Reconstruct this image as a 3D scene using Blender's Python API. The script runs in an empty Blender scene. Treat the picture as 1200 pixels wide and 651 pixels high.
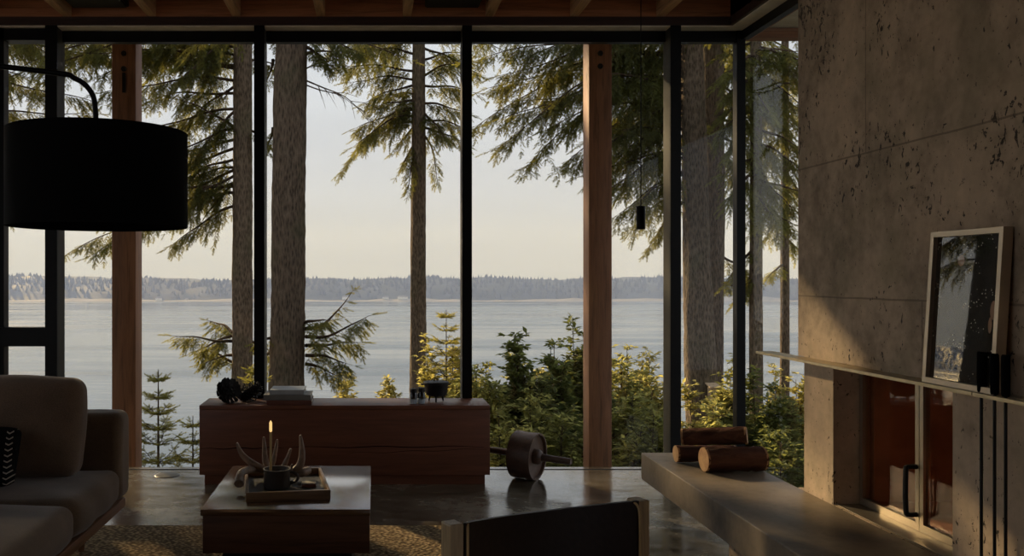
import bpy, math, random
import numpy as np
from mathutils import Vector, Matrix

random.seed(7); rng = np.random.default_rng(7)
R = math.radians
EYE = 1.34; F = 1050.0; VX, VY = 437.0, 325.0
C = bpy.context.scene.collection
sc = bpy.context.scene

# ------------------------------------------------------------------ camera
cd = bpy.data.cameras.new('camera'); cam = bpy.data.objects.new('camera', cd); C.objects.link(cam)
cam.location = (0, 0, EYE); cam.rotation_euler = (R(90), 0, 0)
cd.sensor_width = 36; cd.lens = 36 * F / 1200; cd.shift_x = (600 - VX) / 1200; cd.shift_y = 0
cd.clip_start = 0.05; cd.clip_end = 5000
sc.camera = cam
sc.view_settings.view_transform = 'Standard'; sc.view_settings.look = 'None'
sc.view_settings.gamma = 1; sc.view_settings.use_curve_mapping = False
sc.view_settings.exposure = 0.0

# ------------------------------------------------------------------ world sky
W = bpy.data.worlds.new('sky'); sc.world = W; W.use_nodes = True
nt = W.node_tree; nt.nodes.clear()
wo = nt.nodes.new('ShaderNodeOutputWorld'); bg = nt.nodes.new('ShaderNodeBackground')
tc = nt.nodes.new('ShaderNodeTexCoord'); sx = nt.nodes.new('ShaderNodeSeparateXYZ')
rp = nt.nodes.new('ShaderNodeValToRGB')
nt.links.new(tc.outputs['Generated'], sx.inputs[0]); nt.links.new(sx.outputs['Z'], rp.inputs[0])
e = rp.color_ramp.elements
e[0].position = 0.0; e[0].color = (.62, .625, .67, 1)
e[1].position = 1.0; e[1].color = (.42, .5, .66, 1)
n = e.new(.12); n.color = (.70, .715, .79, 1)
n = e.new(.28); n.color = (.75, .79, .88, 1)
mp = nt.nodes.new('ShaderNodeMapping'); mp.inputs['Scale'].default_value = (1.2, 1.2, 9)
nz = nt.nodes.new('ShaderNodeTexNoise'); nz.inputs['Scale'].default_value = 1.6; nz.inputs['Detail'].default_value = 5
nt.links.new(tc.outputs['Generated'], mp.inputs[0]); nt.links.new(mp.outputs[0], nz.inputs[0])
mr = nt.nodes.new('ShaderNodeMapRange'); mr.inputs[1].default_value = .35; mr.inputs[2].default_value = .7
mr.inputs[3].default_value = .93; mr.inputs[4].default_value = 1.07
nt.links.new(nz.outputs[0], mr.inputs[0])
vm = nt.nodes.new('ShaderNodeVectorMath'); vm.operation = 'SCALE'
nt.links.new(rp.outputs[0], vm.inputs[0]); nt.links.new(mr.outputs[0], vm.inputs['Scale'])
nt.links.new(vm.outputs[0], bg.inputs[0]); bg.inputs[1].default_value = 1.0
nt.links.new(bg.outputs[0], wo.inputs[0])

# ------------------------------------------------------------------ sun
SUN_AZ, SUN_EL = 35, 26
sl = bpy.data.lights.new('sun', 'SUN'); sl.energy = 8.5; sl.color = (1, .74, .44); sl.angle = R(1.2)
so = bpy.data.objects.new('sun', sl); C.objects.link(so)
sd = Vector((-math.sin(R(SUN_AZ)) * math.cos(R(SUN_EL)), math.cos(R(SUN_AZ)) * math.cos(R(SUN_EL)), math.sin(R(SUN_EL))))
so.rotation_euler = sd.to_track_quat('Z', 'Y').to_euler(); so.location = (-10, 14, 12)

def P(x, y, d): return Vector(((x - VX) * d / F, d, EYE - (y - VY) * d / F))

# ------------------------------------------------------------------ materials
class NT:
    def __init__(s, name):
        s.m = bpy.data.materials.new(name); s.m.use_nodes = True; s.t = s.m.node_tree
        s.b = s.t.nodes['Principled BSDF']; s.o = s.t.nodes['Material Output']
        s.tc = s.t.nodes.new('ShaderNodeTexCoord')
    def n(s, k): return s.t.nodes.new(k)
    def l(s, a, b): s.t.links.new(a, b)
    def noise(s, scale, detail=4, rough=.55, stretch=(1, 1, 1), loc=(0, 0, 0), dist=0):
        mp = s.n('ShaderNodeMapping'); mp.inputs['Scale'].default_value = stretch; mp.inputs['Location'].default_value = loc
        s.l(s.tc.outputs['Object'], mp.inputs[0])
        k = s.n('ShaderNodeTexNoise'); k.inputs['Scale'].default_value = scale; k.inputs['Detail'].default_value = detail
        k.inputs['Roughness'].default_value = rough; k.inputs['Distortion'].default_value = dist
        s.l(mp.outputs[0], k.inputs[0]); return k.outputs[0]
    def voro(s, scale, stretch=(1, 1, 1), feature='F1'):
        mp = s.n('ShaderNodeMapping'); mp.inputs['Scale'].default_value = stretch
        s.l(s.tc.outputs['Object'], mp.inputs[0])
        k = s.n('ShaderNodeTexVoronoi'); k.inputs['Scale'].default_value = scale; k.feature = feature
        s.l(mp.outputs[0], k.inputs[0]); return k.outputs['Distance']
    def ramp(s, f, stops):
        r = s.n('ShaderNodeValToRGB'); s.l(f, r.inputs[0]); e = r.color_ramp.elements
        for i, (p, c) in enumerate(stops):
            el = e[i] if i < 2 else e.new(p)
            el.position = p; el.color = (*c, 1) if len(c) == 3 else c
        return r.outputs[0]
    def mr(s, f, a, b, c=0, d=1):
        r = s.n('ShaderNodeMapRange'); s.l(f, r.inputs[0])
        for i, v in zip((1, 2, 3, 4), (a, b, c, d)): r.inputs[i].default_value = v
        return r.outputs[0]
    def math(s, op, a, b=None):
        k = s.n('ShaderNodeMath'); k.operation = op
        for i, v in enumerate((a, b)):
            if v is None: continue
            if isinstance(v, (int, float)): k.inputs[i].default_value = v
            else: s.l(v, k.inputs[i])
        return k.outputs[0]
    def mix(s, f, a, b, mode='MIX'):
        k = s.n('ShaderNodeMix'); k.data_type = 'RGBA'; k.blend_type = mode
        for i, v in ((0, f), (6, a), (7, b)):
            if isinstance(v, (int, float)): k.inputs[i].default_value = v
            elif isinstance(v, tuple): k.inputs[i].default_value = (*v, 1)
            else: s.l(v, k.inputs[i])
        return k.outputs[2]
    def bump(s, h, strength=.3, dist=.02):
        k = s.n('ShaderNodeBump'); k.inputs['Strength'].default_value = strength; k.inputs['Distance'].default_value = dist
        s.l(h, k.inputs['Height']); s.l(k.outputs[0], s.b.inputs['Normal'])
    def col(s, c): 
        if isinstance(c, tuple): s.b.inputs['Base Color'].default_value = (*c, 1)
        else: s.l(c, s.b.inputs['Base Color'])
    def set(s, rough=.5, metal=0, spec=.5):
        s.b.inputs['Roughness'].default_value = rough; s.b.inputs['Metallic'].default_value = metal
        s.b.inputs['Specular IOR Level'].default_value = spec

M = {}
def plain(name, c, rough=.6, metal=0, var=.15, scale=8, bump=.05, spec=.5):
    t = NT(name); f = t.noise(scale, 5)
    t.col(t.ramp(f, [(.3, tuple(v * (1 - var) for v in c)), (.7, tuple(min(1, v * (1 + var)) for v in c))]))
    t.set(rough, metal, spec); t.bump(f, bump, .005); M[name] = t.m; return t
plain('black_metal', (.004, .004, .004), .5, spec=.2)
plain('mullion_lit_grey', (.04, .038, .03), .6, spec=.3)  # lighter grey puts daylight on the mullion sides into the colour
plain('lit_soffit', (.8, .72, .58), .5)  # header underside strip, daylight from the window put into its pale colour
plain('black_cloth', (.004, .004, .004), .95, spec=.1)
plain('iron', (.012, .011, .01), .55, .3)
plain('ledge_steel', (.5, .42, .27), .35, .8, scale=20)
plain('steel', (.4, .35, .27), .4, .85)
plain('picture_frame_metal', (.5, .42, .32), .38, .8)
plain('leather', (.022, .013, .009), .5, spec=.3, bump=.2, scale=60)
plain('lit_edge_tan', (.45, .3, .13), .5)
plain('candle_wax', (.5, .35, .14), .45)
plain('clay', (.05, .042, .035), .6, bump=.15)
plain('book_red', (.12, .04, .025), .5)
plain('book_gray', (.18, .17, .15), .55)
plain('book_pale', (.36, .38, .38), .4)
plain('paper', (.5, .46, .38), .8)
plain('salt', (.6, .62, .65), .9)
plain('pinecone', (.014, .012, .01), .8)
plain('tray_inner', (.03, .028, .022), .5)
plain('white_thread', (.5, .45, .38), .9)
plain('house_white', (.75, .72, .66), .7)
plain('house_roof', (.2, .18, .17), .7)
plain('rope', (.25, .2, .14), .9)
plain('brass', (.45, .3, .12), .4, .7)
plain('firebrick', (.5, .23, .11), .8, var=.35, scale=5)
plain('tile_plate', (.1, .09, .07), .4, .6)
plain('sand', (.2, .185, .16), .9)

def wood(name, c, axis='x', rough=.5, dark=.55, scale=1.0, knots=True, coat=0):
    t = NT(name)
    st = {'x': (.6, 9, 9), 'y': (9, .6, 9), 'z': (9, 9, .6)}[axis]
    a = t.noise(3.5 * scale, 6, .6, st, dist=.6)
    b = t.noise(14 * scale, 4, .6, st)
    f = t.math('ADD', t.math('MULTIPLY', a, .7), t.math('MULTIPLY', b, .3))
    col = t.ramp(f, [(.34, tuple(v * dark for v in c)), (.5, c), (.66, tuple(min(1, v * 1.25) for v in c))])
    if knots:
        ks = {'x': (1.3, 4, 4), 'y': (4, 1.3, 4), 'z': (4, 4, 1.3)}[axis]
        k = t.mr(t.voro(1.1, ks), .05, .1, 0, 1)
        col = t.mix(k, tuple(v * .25 for v in c), col)
    t.col(col); t.set(rough); t.bump(f, .12, .004); M[name] = t.m
    if coat: t.b.inputs['Coat Weight'].default_value = coat; t.b.inputs['Coat Roughness'].default_value = .16; t.b.inputs['Coat IOR'].default_value = 1.7
wood('post_wood', (.3, .13, .062), 'z', .6)
wood('rafter_wood', (.55, .32, .16), 'y', .6)
wood('blocking_wood', (.46, .19, .09), 'x', .6)
wood('deck_wood', (.12, .06, .035), 'x', .6)
wood('soffit_board', (.75, .7, .62), 'x', .7, .85, knots=False)
wood('beam_wood', (.3, .14, .07), 'x', .6)
wood('beam_wood_side', (.38, .17, .08), 'y', .6)
wood('console_wood', (.155, .052, .025), 'x', .45, .75)
wood('walnut', (.11, .055, .028), 'x', .2, .6, coat=1)
wood('walnut_side', (.11, .05, .027), 'x', .5, .55)
wood('tray_wood', (.2, .12, .06), 'x', .4, knots=False)
wood('sofa_wood', (.2, .09, .04), 'y', .45, knots=False)
wood('chair_wood', (.42, .3, .16), 'z', .42, knots=False)
wood('birdhouse_wood', (.6, .42, .25), 'z', .8)
wood('dark_board', (.05, .025, .018), 'x', .55)
wood('rust_wood', (.1, .055, .035), 'x', .5, knots=False)

# concrete
def concrete(name, c, seams=False, gloss=.75, pitted=1.0):
    t = NT(name)
    big = t.noise(1.3, 6, .6); fine = t.noise(22, 6, .65); mid = t.noise(5, 5, .6, (1, 1, .6))
    f = t.math('ADD', t.math('MULTIPLY', big, .5), t.math('ADD', t.math('MULTIPLY', mid, .3), t.math('MULTIPLY', fine, .2)))
    col = t.ramp(f, [(.38, tuple(v * .42 for v in c)), (.5, c), (.62, tuple(v * 1.4 for v in c))])
    if seams:
        gr = t.mr(t.noise(2.3, 4, .6, loc=(9, 3, 4)), .5, .68, 0, .55); col = t.mix(gr, col, tuple(v * w for v, w in zip(c, (.42, .5, .42))))
    # pits and voids
    pit = t.noise(48, 4, .62, (1, 1, .6), (3, 1, 2), dist=.6); reg = t.noise(2.4, 4, .6, loc=(5, 2, 1))
    pv = t.math('ADD', pit, t.math('MULTIPLY', reg, .62))
    pits = t.mr(pv, .96, .985, 0, pitted)
    fp = t.noise(75, 2, .5, (1, 1, .8)); pits2 = t.mr(fp, .69, .73, 0, pitted)
    allp = t.math('MAXIMUM', pits, t.math('MULTIPLY', pits2, .7))
    col = t.mix(allp, col, tuple(v * .12 for v in c))
    h = t.math('SUBTRACT', t.math('MULTIPLY', f, .5), allp)
    if seams:
        s = t.n('ShaderNodeSeparateXYZ'); t.l(t.tc.outputs['Object'], s.inputs[0])
        wob = t.math('MULTIPLY', t.math('SUBTRACT', t.noise(6, 3), .5), .006)
        def line(v, x, w=.0035):
            return t.math('LESS_THAN', t.math('ABSOLUTE', t.math('SUBTRACT', t.math('ADD', v, wob), x)), w)
        Y, Z = s.outputs['Y'], s.outputs['Z']
        a = line(Z, 1.814); b = line(Z, 1.262)
        v1 = t.math('MULTIPLY', line(Y, 3.40, .0025), t.math('GREATER_THAN', Z, 1.814))
        v2 = t.math('MULTIPLY', line(Y, 3.05, .003), t.math('LESS_THAN', Z, 1.262))
        v3 = t.math('MULTIPLY', line(Y, 1.9, .003), t.math('GREATER_THAN', Z, 1.814))
        sm = t.math('MAXIMUM', t.math('MAXIMUM', a, b), t.math('MAXIMUM', v1, t.math('MAXIMUM', v2, v3)))
        col = t.mix(t.math('MULTIPLY', sm, .65), col, tuple(v * .3 for v in c))
        h = t.math('SUBTRACT', h, sm)
    t.col(col); t.set(gloss, spec=.35); t.bump(h, .45, .008); M[name] = t.m
concrete('wall_concrete', (.47, .355, .245), True)
concrete('hearth_concrete', (.2, .158, .112), gloss=.5, pitted=.12)

t = NT('floor_concrete')
a = t.noise(1.1, 6, .6); b = t.noise(9, 6, .65)
f = t.math('ADD', t.math('MULTIPLY', a, .6), t.math('MULTIPLY', b, .4))
t.col(t.ramp(f, [(.4, (.07, .058, .038)), (.5, (.16, .132, .088)), (.6, (.27, .23, .16))]))
t.l(t.mr(f, .38, .62, .1, .27), t.b.inputs['Roughness']); t.b.inputs['Specular IOR Level'].default_value = .9
t.b.inputs['IOR'].default_value = 2.0
t.bump(t.noise(3.5, 3, .5, (1, 2.2, 1)), .12, .02); M['floor_concrete'] = t.m

# rug weave
t = NT('jute_weave')
v = t.voro(44, (1, 1.7, 1)); nn = t.noise(3, 3)
t.col(t.mix(t.mr(v, .1, .55), (.66, .49, .27), (.14, .095, .05)))
t.set(.95, spec=.1); t.bump(t.math('MULTIPLY', v, -1.0), .9, .02); M['jute_weave'] = t.m

# fabric
def fabric(name, c, bump=.25):
    t = NT(name); w = t.noise(260, 2, .6); g = t.noise(7, 4, .5); fold = t.noise(4.5, 3, .5, (1, .35, 1.4))
    t.col(t.ramp(t.math('ADD', t.math('MULTIPLY', w, .6), t.math('MULTIPLY', g, .4)), [(.35, tuple(v * .72 for v in c)), (.65, tuple(v * 1.25 for v in c))]))
    t.set(.95, spec=.15); t.b.inputs['Sheen Weight'].default_value = .25
    t.bump(t.math('ADD', t.math('MULTIPLY', w, .12), fold), bump, .03); M[name] = t.m
fabric('sofa_fabric', (.15, .1, .06)); fabric('cushion_fabric', (.16, .105, .066)); fabric('black_fabric', (.015, .014, .013))

# bark
def bark(name, c, stretch=(1, 1, .16), sc=22):
    t = NT(name); v = t.noise(sc, 5, .7, stretch, dist=.8); g = t.noise(1.6, 4); k = t.voro(sc * .8, stretch)
    f = t.math('ADD', t.math('MULTIPLY', v, .6), t.math('MULTIPLY', k, .5))
    col = t.ramp(f, [(.3, tuple(x * .3 for x in c)), (.52, c), (.75, tuple(x * 1.6 for x in c))])
    col = t.mix(t.mr(g, .5, .7, 0, .5), col, tuple((x * y) for x, y in zip(c, (.8, 1.05, .8))))
    t.col(col); t.set(.95, spec=.15); t.bump(f, .9, .04); M[name] = t.m
bark('bark_dark', (.115, .082, .055), (1, 1, .25), 42); bark('bark_gray', (.145, .105, .07), (1, 1, .3), 42); bark('bark_log', (.1, .045, .028), (.16, 1, 1), 30)
bark('bark_twig', (.075, .05, .032), (1, 1, 1), 12)
t = NT('log_end'); 
g = t.noise(18, 4); t.col(t.ramp(g, [(.35, (.3, .15, .07)), (.65, (.5, .31, .15))])); t.set(.85); M['log_end'] = t.m

# leaves: diffuse + translucent
def leafmat(name, c, tr, mixf=.5, rough=.6):
    t = NT(name)
    oi = t.noise(1.5, 3); g = t.noise(25, 2)
    f = t.math('ADD', t.math('MULTIPLY', oi, .5), t.math('MULTIPLY', g, .5))
    t.l(t.ramp(f, [(.35, tuple(x * .55 for x in c)), (.65, tuple(x * 1.4 for x in c))]), t.b.inputs['Base Color'])
    t.set(rough, spec=.3)
    tl = t.n('ShaderNodeBsdfTranslucent'); t.l(t.ramp(f, [(.35, tuple(x * .5 for x in tr)), (.65, tuple(x * 1.4 for x in tr))]), tl.inputs[0])
    ms = t.n('ShaderNodeMixShader'); ms.inputs[0].default_value = mixf
    t.l(t.b.outputs[0], ms.inputs[1]); t.l(tl.outputs[0], ms.inputs[2]); t.l(ms.outputs[0], t.o.inputs[0]); M[name] = t.m
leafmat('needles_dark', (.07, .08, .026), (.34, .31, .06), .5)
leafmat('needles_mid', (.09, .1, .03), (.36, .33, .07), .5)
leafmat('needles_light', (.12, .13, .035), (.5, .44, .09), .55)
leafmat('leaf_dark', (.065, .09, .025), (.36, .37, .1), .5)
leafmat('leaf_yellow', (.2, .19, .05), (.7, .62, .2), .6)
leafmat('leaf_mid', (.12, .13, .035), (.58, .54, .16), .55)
leafmat('forest_green', (.022, .032, .018), (.03, .04, .02), .2)
t = NT('soil'); t.col(t.ramp(t.noise(2, 5), [(.35, (.03, .03, .015)), (.65, (.09, .08, .04))])); t.set(1); M['soil'] = t.m

# glass: clear sheet, fresnel reflection over straight transmission
def sheet(name, tint, rough=0.0, boost=1.0, refl=(1, 1, 1)):
    t = NT(name); t.t.nodes.remove(t.b)
    tr = t.n('ShaderNodeBsdfTransparent'); tr.inputs[0].default_value = (*tint, 1)
    gl = t.n('ShaderNodeBsdfGlossy'); gl.inputs['Roughness'].default_value = rough; gl.inputs[0].default_value = (*refl, 1)
    fr = t.n('ShaderNodeFresnel'); ge = t.n('ShaderNodeNewGeometry')   # same 1.5 index on entry and exit: the pane bends nothing
    t.l(t.mr(ge.outputs['Backfacing'], 0, 1, 1.5, 1 / 1.5), fr.inputs[0])
    ms = t.n('ShaderNodeMixShader'); t.l(t.math('MULTIPLY', fr.outputs[0], boost), ms.inputs[0])
    t.l(tr.outputs[0], ms.inputs[1]); t.l(gl.outputs[0], ms.inputs[2]); t.l(ms.outputs[0], t.o.inputs[0]); M[name] = t.m
sheet('window_glass', (.97, .98, .97), boost=.3); sheet('door_glass', (.92, .84, .78), .02, .6); sheet('jar_glass', (.85, .9, .92), .02, 1.5)

# water
t = NT('sea_water'); t.col((.045, .075, .115)); t.set(.12, spec=.5); t.b.inputs['IOR'].default_value = 1.33
w1 = t.noise(.35, 4, .6, (.3, 1, 1)); w2 = t.noise(.025, 3, .5, (.35, 1.6, 1))
t.l(t.mr(w2, .4, .62, .1, .3), t.b.inputs['Roughness'])
t.bump(w1, .35, .25); M['sea_water'] = t.m
# candle tip: its sunlit glow is put in as emission
t = NT('glowing_tip'); t.b.inputs['Base Color'].default_value = (1, .6, .2, 1)
t.b.inputs['Emission Color'].default_value = (1, .66, .25, 1); t.b.inputs['Emission Strength'].default_value = .9; M['glowing_tip'] = t.m

# picture artwork: dark print with small pale dotted figures
t = NT('art_print')
d = t.voro(95); m1 = t.noise(7, 3, .5); ring = t.mr(t.math('ABSOLUTE', t.math('SUBTRACT', t.math('FRACT', t.math('MULTIPLY', m1, 5)), .5)), .08, .16, 1, 0)
dots = t.math('MULTIPLY', t.math('LESS_THAN', d, .22), ring)
sa = t.n('ShaderNodeSeparateXYZ'); t.l(t.tc.outputs['Object'], sa.inputs[0])
def spot(y, z, ry, rz):
    u = t.math('DIVIDE', t.math('SUBTRACT', sa.outputs['Y'], y), ry); v = t.math('DIVIDE', t.math('SUBTRACT', sa.outputs['Z'], z), rz)
    return t.math('LESS_THAN', t.math('ADD', t.math('MULTIPLY', u, u), t.math('MULTIPLY', v, v)), 1.0)
pk = t.math('MAXIMUM', spot(-.128, .245, .013, .028), t.math('MAXIMUM', spot(-.118, .2, .008, .024), spot(.03, .395, .016, .018)))
t.col(t.mix(pk, t.mix(dots, (.012, .012, .009), (.55, .5, .4)), (.42, .26, .17))); t.set(.015, spec=.7); t.b.inputs['IOR'].default_value = 1.7; M['art_print'] = t.m

# chevron pillow
t = NT('chevron_cloth')
s = t.n('ShaderNodeSeparateXYZ'); t.l(t.tc.outputs['Object'], s.inputs[0])
X, Z = s.outputs['X'], s.outputs['Z']
fx = t.math('ABSOLUTE', t.math('SUBTRACT', t.math('FRACT', t.math('MULTIPLY', X, 16)), .5))
zz = t.math('FRACT', t.math('SUBTRACT', t.math('MULTIPLY', Z, 42), t.math('MULTIPLY', fx, 1.6)))
lines = t.math('MULTIPLY', t.math('LESS_THAN', zz, .25), t.math('LESS_THAN', fx, .2))
t.col(t.mix(lines, (.008, .008, .008), (.4, .35, .28))); t.set(.95, spec=.1); M['chevron_cloth'] = t.m

# ------------------------------------------------------------------ mesh builder
ORI = {}   # world point each object's mesh is measured from
class MB:
    def __init__(s): s.v = []; s.f = []; s.sm = []
    def add(s, vs, fs, smooth=False):
        o = len(s.v); s.v += [tuple(v) for v in vs]; s.f += [tuple(i + o for i in f) for f in fs]; s.sm += [smooth] * len(fs); return s
    def box(s, x0, x1, y0, y1, z0, z1, bev=0.0):
        if bev <= 0:
            vs = [(x, y, z) for z in (z0, z1) for y in (y0, y1) for x in (x0, x1)]
            return s.add(vs, [(0, 2, 3, 1), (4, 5, 7, 6), (0, 1, 5, 4), (2, 6, 7, 3), (0, 4, 6, 2), (1, 3, 7, 5)])
        c = ((x0 + x1) / 2, (y0 + y1) / 2, (z0 + z1) / 2); h = ((x1 - x0) / 2, (y1 - y0) / 2, (z1 - z0) / 2)
        return s.rbox(c, h, bev, 1)
    def rbox(s, c, h, r, seg=4, puff=(0, 0, 0), grid=1, noise=0.0, M_=None):
        # rounded box; grid adds interior subdivisions, puff bulges each pair of faces
        def axis(hh):
            a = [-hh + r - r * math.cos(i / seg * math.pi / 2) for i in range(seg)]
            b = list(np.linspace(-hh + r, hh - r, grid + 1)) if hh > r else [0]
            return a + b + [-q for q in reversed(a)]
        A = [axis(q) for q in h]
        idx = {}; vs = []; fs = []
        def vid(i, j, k):
            key = (i, j, k)
            if key in idx: return idx[key]
            p = Vector((A[0][i], A[1][j], A[2][k]))
            q = Vector([max(-(h[a] - r), min(h[a] - r, p[a])) for a in range(3)])
            # angles from equal-parameter coordinates
            dlt = p - q
            if dlt.length > 1e-9:
                m = max(abs(dlt[0]), abs(dlt[1]), abs(dlt[2])); 
                p = q + dlt.normalized() * r
            u = [p[a] / h[a] for a in range(3)]
            for a in range(3):
                b, c2 = (a + 1) % 3, (a + 2) % 3
                p[a] += puff[a] * u[a] * max(0, (1 - u[b] ** 2)) * max(0, (1 - u[c2] ** 2))
            if noise:
                p += Vector((math.sin(p.y * 23 + p.z * 11), math.sin(p.x * 19 + p.z * 17 + 1), math.sin(p.x * 13 + p.y * 21 + 2))) * noise
            if M_ is not None: p = M_ @ p
            idx[key] = len(vs); vs.append(p + Vector(c)); return idx[key]
        n = [len(a) - 1 for a in A]
        for a in range(3):
            b, c2 = (a + 1) % 3, (a + 2) % 3
            for side in (0, n[a]):
                for j in range(n[b]):
                    for k in range(n[c2]):
                        q = []
                        for dj, dk in ((0, 0), (1, 0), (1, 1), (0, 1)):
                            t3 = [0, 0, 0]; t3[a] = side; t3[b] = j + dj; t3[c2] = k + dk; q.append(vid(*t3))
                        fs.append(tuple(q) if side else tuple(reversed(q)))
        return s.add(vs, fs, True)
    def tube(s, pts, rs, seg=10, cap=True, wob=0, smooth=True):
        pts = [Vector(p) for p in pts]
        if not hasattr(rs, '__len__'): rs = [rs] * len(pts)
        vs = []; fs = []; up = None
        for i, p in enumerate(pts):
            d = (pts[min(i + 1, len(pts) - 1)] - pts[max(i - 1, 0)]).normalized()
            if up is None:
                up = Vector((0, 0, 1)) if abs(d.z) < .9 else Vector((1, 0, 0))
            a = d.cross(up).normalized(); up = a.cross(d).normalized()
            for k in range(seg):
                an = 2 * math.pi * k / seg
                rr = rs[i] * (1 + (random.uniform(-wob, wob) if wob else 0))
                vs.append(p + (a * math.cos(an) + up * math.sin(an)) * rr)
        for i in range(len(pts) - 1):
            for k in range(seg):
                a0 = i * seg + k; b0 = i * seg + (k + 1) % seg
                fs.append((a0, b0, b0 + seg, a0 + seg))
        s.add(vs, fs, smooth)
        if cap:
            o = len(s.v) - len(vs)
            s.f.append(tuple(o + k for k in reversed(range(seg)))); s.sm.append(False)
            s.f.append(tuple(o + (len(pts) - 1) * seg + k for k in range(seg))); s.sm.append(False)
        return s
    def lathe(s, prof, o, ax=(0, 0, 1), seg=32, smooth=True):
        ax = Vector(ax).normalized(); up = Vector((0, 0, 1)) if abs(ax.z) < .9 else Vector((1, 0, 0))
        a = ax.cross(up).normalized(); b = ax.cross(a).normalized(); o = Vector(o); vs = []; fs = []
        for r, h in prof:
            for k in range(seg):
                an = 2 * math.pi * k / seg; vs.append(o + ax * h + (a * math.cos(an) + b * math.sin(an)) * max(r, 1e-5))
        for i in range(len(prof) - 1):
            for k in range(seg):
                a0 = i * seg + k; b0 = i * seg + (k + 1) % seg; fs.append((a0, a0 + seg, b0 + seg, b0))
        return s.add(vs, fs, smooth)
    def build(s, name, mat, parent=None, origin=None, sharp=None):
        if origin is None: origin = ORI.get(parent.name, (0, 0, 0)) if parent is not None else (0, 0, 0)
        o3 = Vector(origin)
        me = bpy.data.meshes.new(name); me.from_pydata([Vector(v) - o3 for v in s.v], [], s.f)
        me.polygons.foreach_set('use_smooth', s.sm); me.materials.append(M[mat]); me.update()
        if True in s.sm and sharp is not False:
            me.set_sharp_from_angle(angle=R(sharp or 40))
        o = bpy.data.objects.new(name, me); C.objects.link(o)
        ORI[o.name] = tuple(o3)
        if parent is not None: o.parent = parent
        else: o.location = o3
        return o

def tag(o, label=None, cat=None, group=None, kind=None):
    for k, v in (('label', label), ('category', cat), ('group', group), ('kind', kind)):
        if v: o[k] = v
    return o
def empty(name, loc, label, cat, group=None, rz=0, local=False):
    o = bpy.data.objects.new(name, None); C.objects.link(o); o.location = loc; o.rotation_euler = (0, 0, rz)
    o.empty_display_size = .1
    ORI[o.name] = (0, 0, 0) if local else tuple(loc)
    return tag(o, label, cat, group)
def struct(o): o['kind'] = 'structure'; return o
def B(*a, bev=0): return MB().box(*a, bev=bev)

# ================================================================== SETTING
YW = 6.29
# floor / shell
struct(B(-4.6, 2.66, -3.2, 6.36, -.25, 0).build('floor', 'floor_concrete'))
ceiling = struct(B(-4.6, 2.66, -3.2, 6.36, 3.37, 3.45).build('ceiling', 'deck_wood'))
for i, px in enumerate((-21, 79, 178, 277, 376, 477, 574, 673, 774)):
    x = (px - VX) / 171
    B(x - .03, x + .03, -3.1, 6.14, 3.13, 3.37, bev=.003).build('rafter', 'rafter_wood', ceiling)
B(-4.6, 2.45, 6.14, 6.18, 3.13, 3.37).build('blocking_board', 'blocking_wood', ceiling)
B(2.45, 2.49, -3.1, 6.14, 3.13, 3.37).build('blocking_board', 'beam_wood_side', ceiling)
# back wall, left wall with openings (out of frame)
struct(B(-4.6, 2.66, -3.35, -3.2, 0, 3.45).build('wall_back', 'deck_wood'))
m = MB(); m.box(-4.75, -4.6, -3.35, 6.36, 0, .35); m.box(-4.75, -4.6, -3.35, 6.36, 2.9, 3.45)
m.box(-4.75, -4.6, -3.35, -2.9, .35, 2.9); m.box(-4.75, -4.6, 6.1, 6.36, .35, 2.9)
struct(m.build('wall_left', 'deck_wood'))
# header trims of the window wall
struct(B(-4.6, 2.47, 6.14, 6.30, 3.072, 3.13).build('trim_1', 'dark_board'))
struct(B(-4.6, 2.62, 6.15, 6.26, 3.062, 3.072).build('trim_2', 'lit_soffit'))
struct(B(2.45, 2.62, .5, 6.30, 3.072, 3.37).build('trim_3', 'dark_board'))
struct(B(2.47, 2.60, .5, 6.15, 3.062, 3.072).build('trim_4', 'lit_soffit'))

def window(n, x0, x1, mull, side=None):
    """bay from x0 to x1 with a mullion of extent mull=(a,b) on its right"""
    m = MB()
    m.box(x0, x1, 6.25, 6.31, 2.985, 3.062)           # head
    m.box(x0, x1, 6.268, 6.284, 0.0, .003)           # sill
    w = struct(m.build('window_%d' % n, 'black_metal'))
    if mull:
        mm = MB(); mm.box(mull[0], mull[1], 6.14, 6.16, 0, 3.07); mm.box(mull[0] + .002, mull[1] - .002, 6.16, 6.3, 0, 3.07)
        f = B(mull[0], mull[1], 6.14, 6.165, 0, 3.07).build('mullion_face', 'black_metal', w)
        B(mull[0] + .002, mull[1] - .002, 6.165, 6.3, 0, 3.07).build('mullion', 'mullion_lit_grey', w)
    g = B(x0, x1, 6.273, 6.279, .01, 3.02).build('glass_pane', 'window_glass', w)
    return w
M0 = (-2.246, -2.165); M1 = (-.815, -.743); M2 = (.612, .679); M3 = (2.04, 2.112)
w1 = window(1, -2.58, M0[0], M0)
m = MB()   # casement sash of the left bay
m.box(-2.60, -2.545, 6.18, 6.26, .02, 3.06); m.box(-2.262, -2.24, 6.18, 6.26, .02, 3.06)
m.box(-2.60, -2.24, 6.16, 6.26, .87, 1.0); m.box(-2.60, -2.24, 6.18, 6.26, 2.98, 3.06); m.box(-2.6, -2.24, 6.18, 6.26, .02, .07)
m.build('sash', 'black_metal', w1)
window(2, M0[1], M1[0], M1); window(3, M1[1], M2[0], M2); window(4, M2[1], M3[0], M3)
w5 = window(5, M3[1], 2.54, None)
B(2.535, 2.595, 6.24, 6.31, 0, 3.07).build('corner_mullion', 'black_metal', w5)
window(6, -4.6, -2.69, (-2.69, -2.60))
w7 = MB(); w7.box(2.57, 2.62, .8, 6.25, 3.0, 3.072); w7.box(2.57, 2.62, .8, 6.25, 0, .018); w7 = struct(w7.build('window_7', 'black_metal'))
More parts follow.
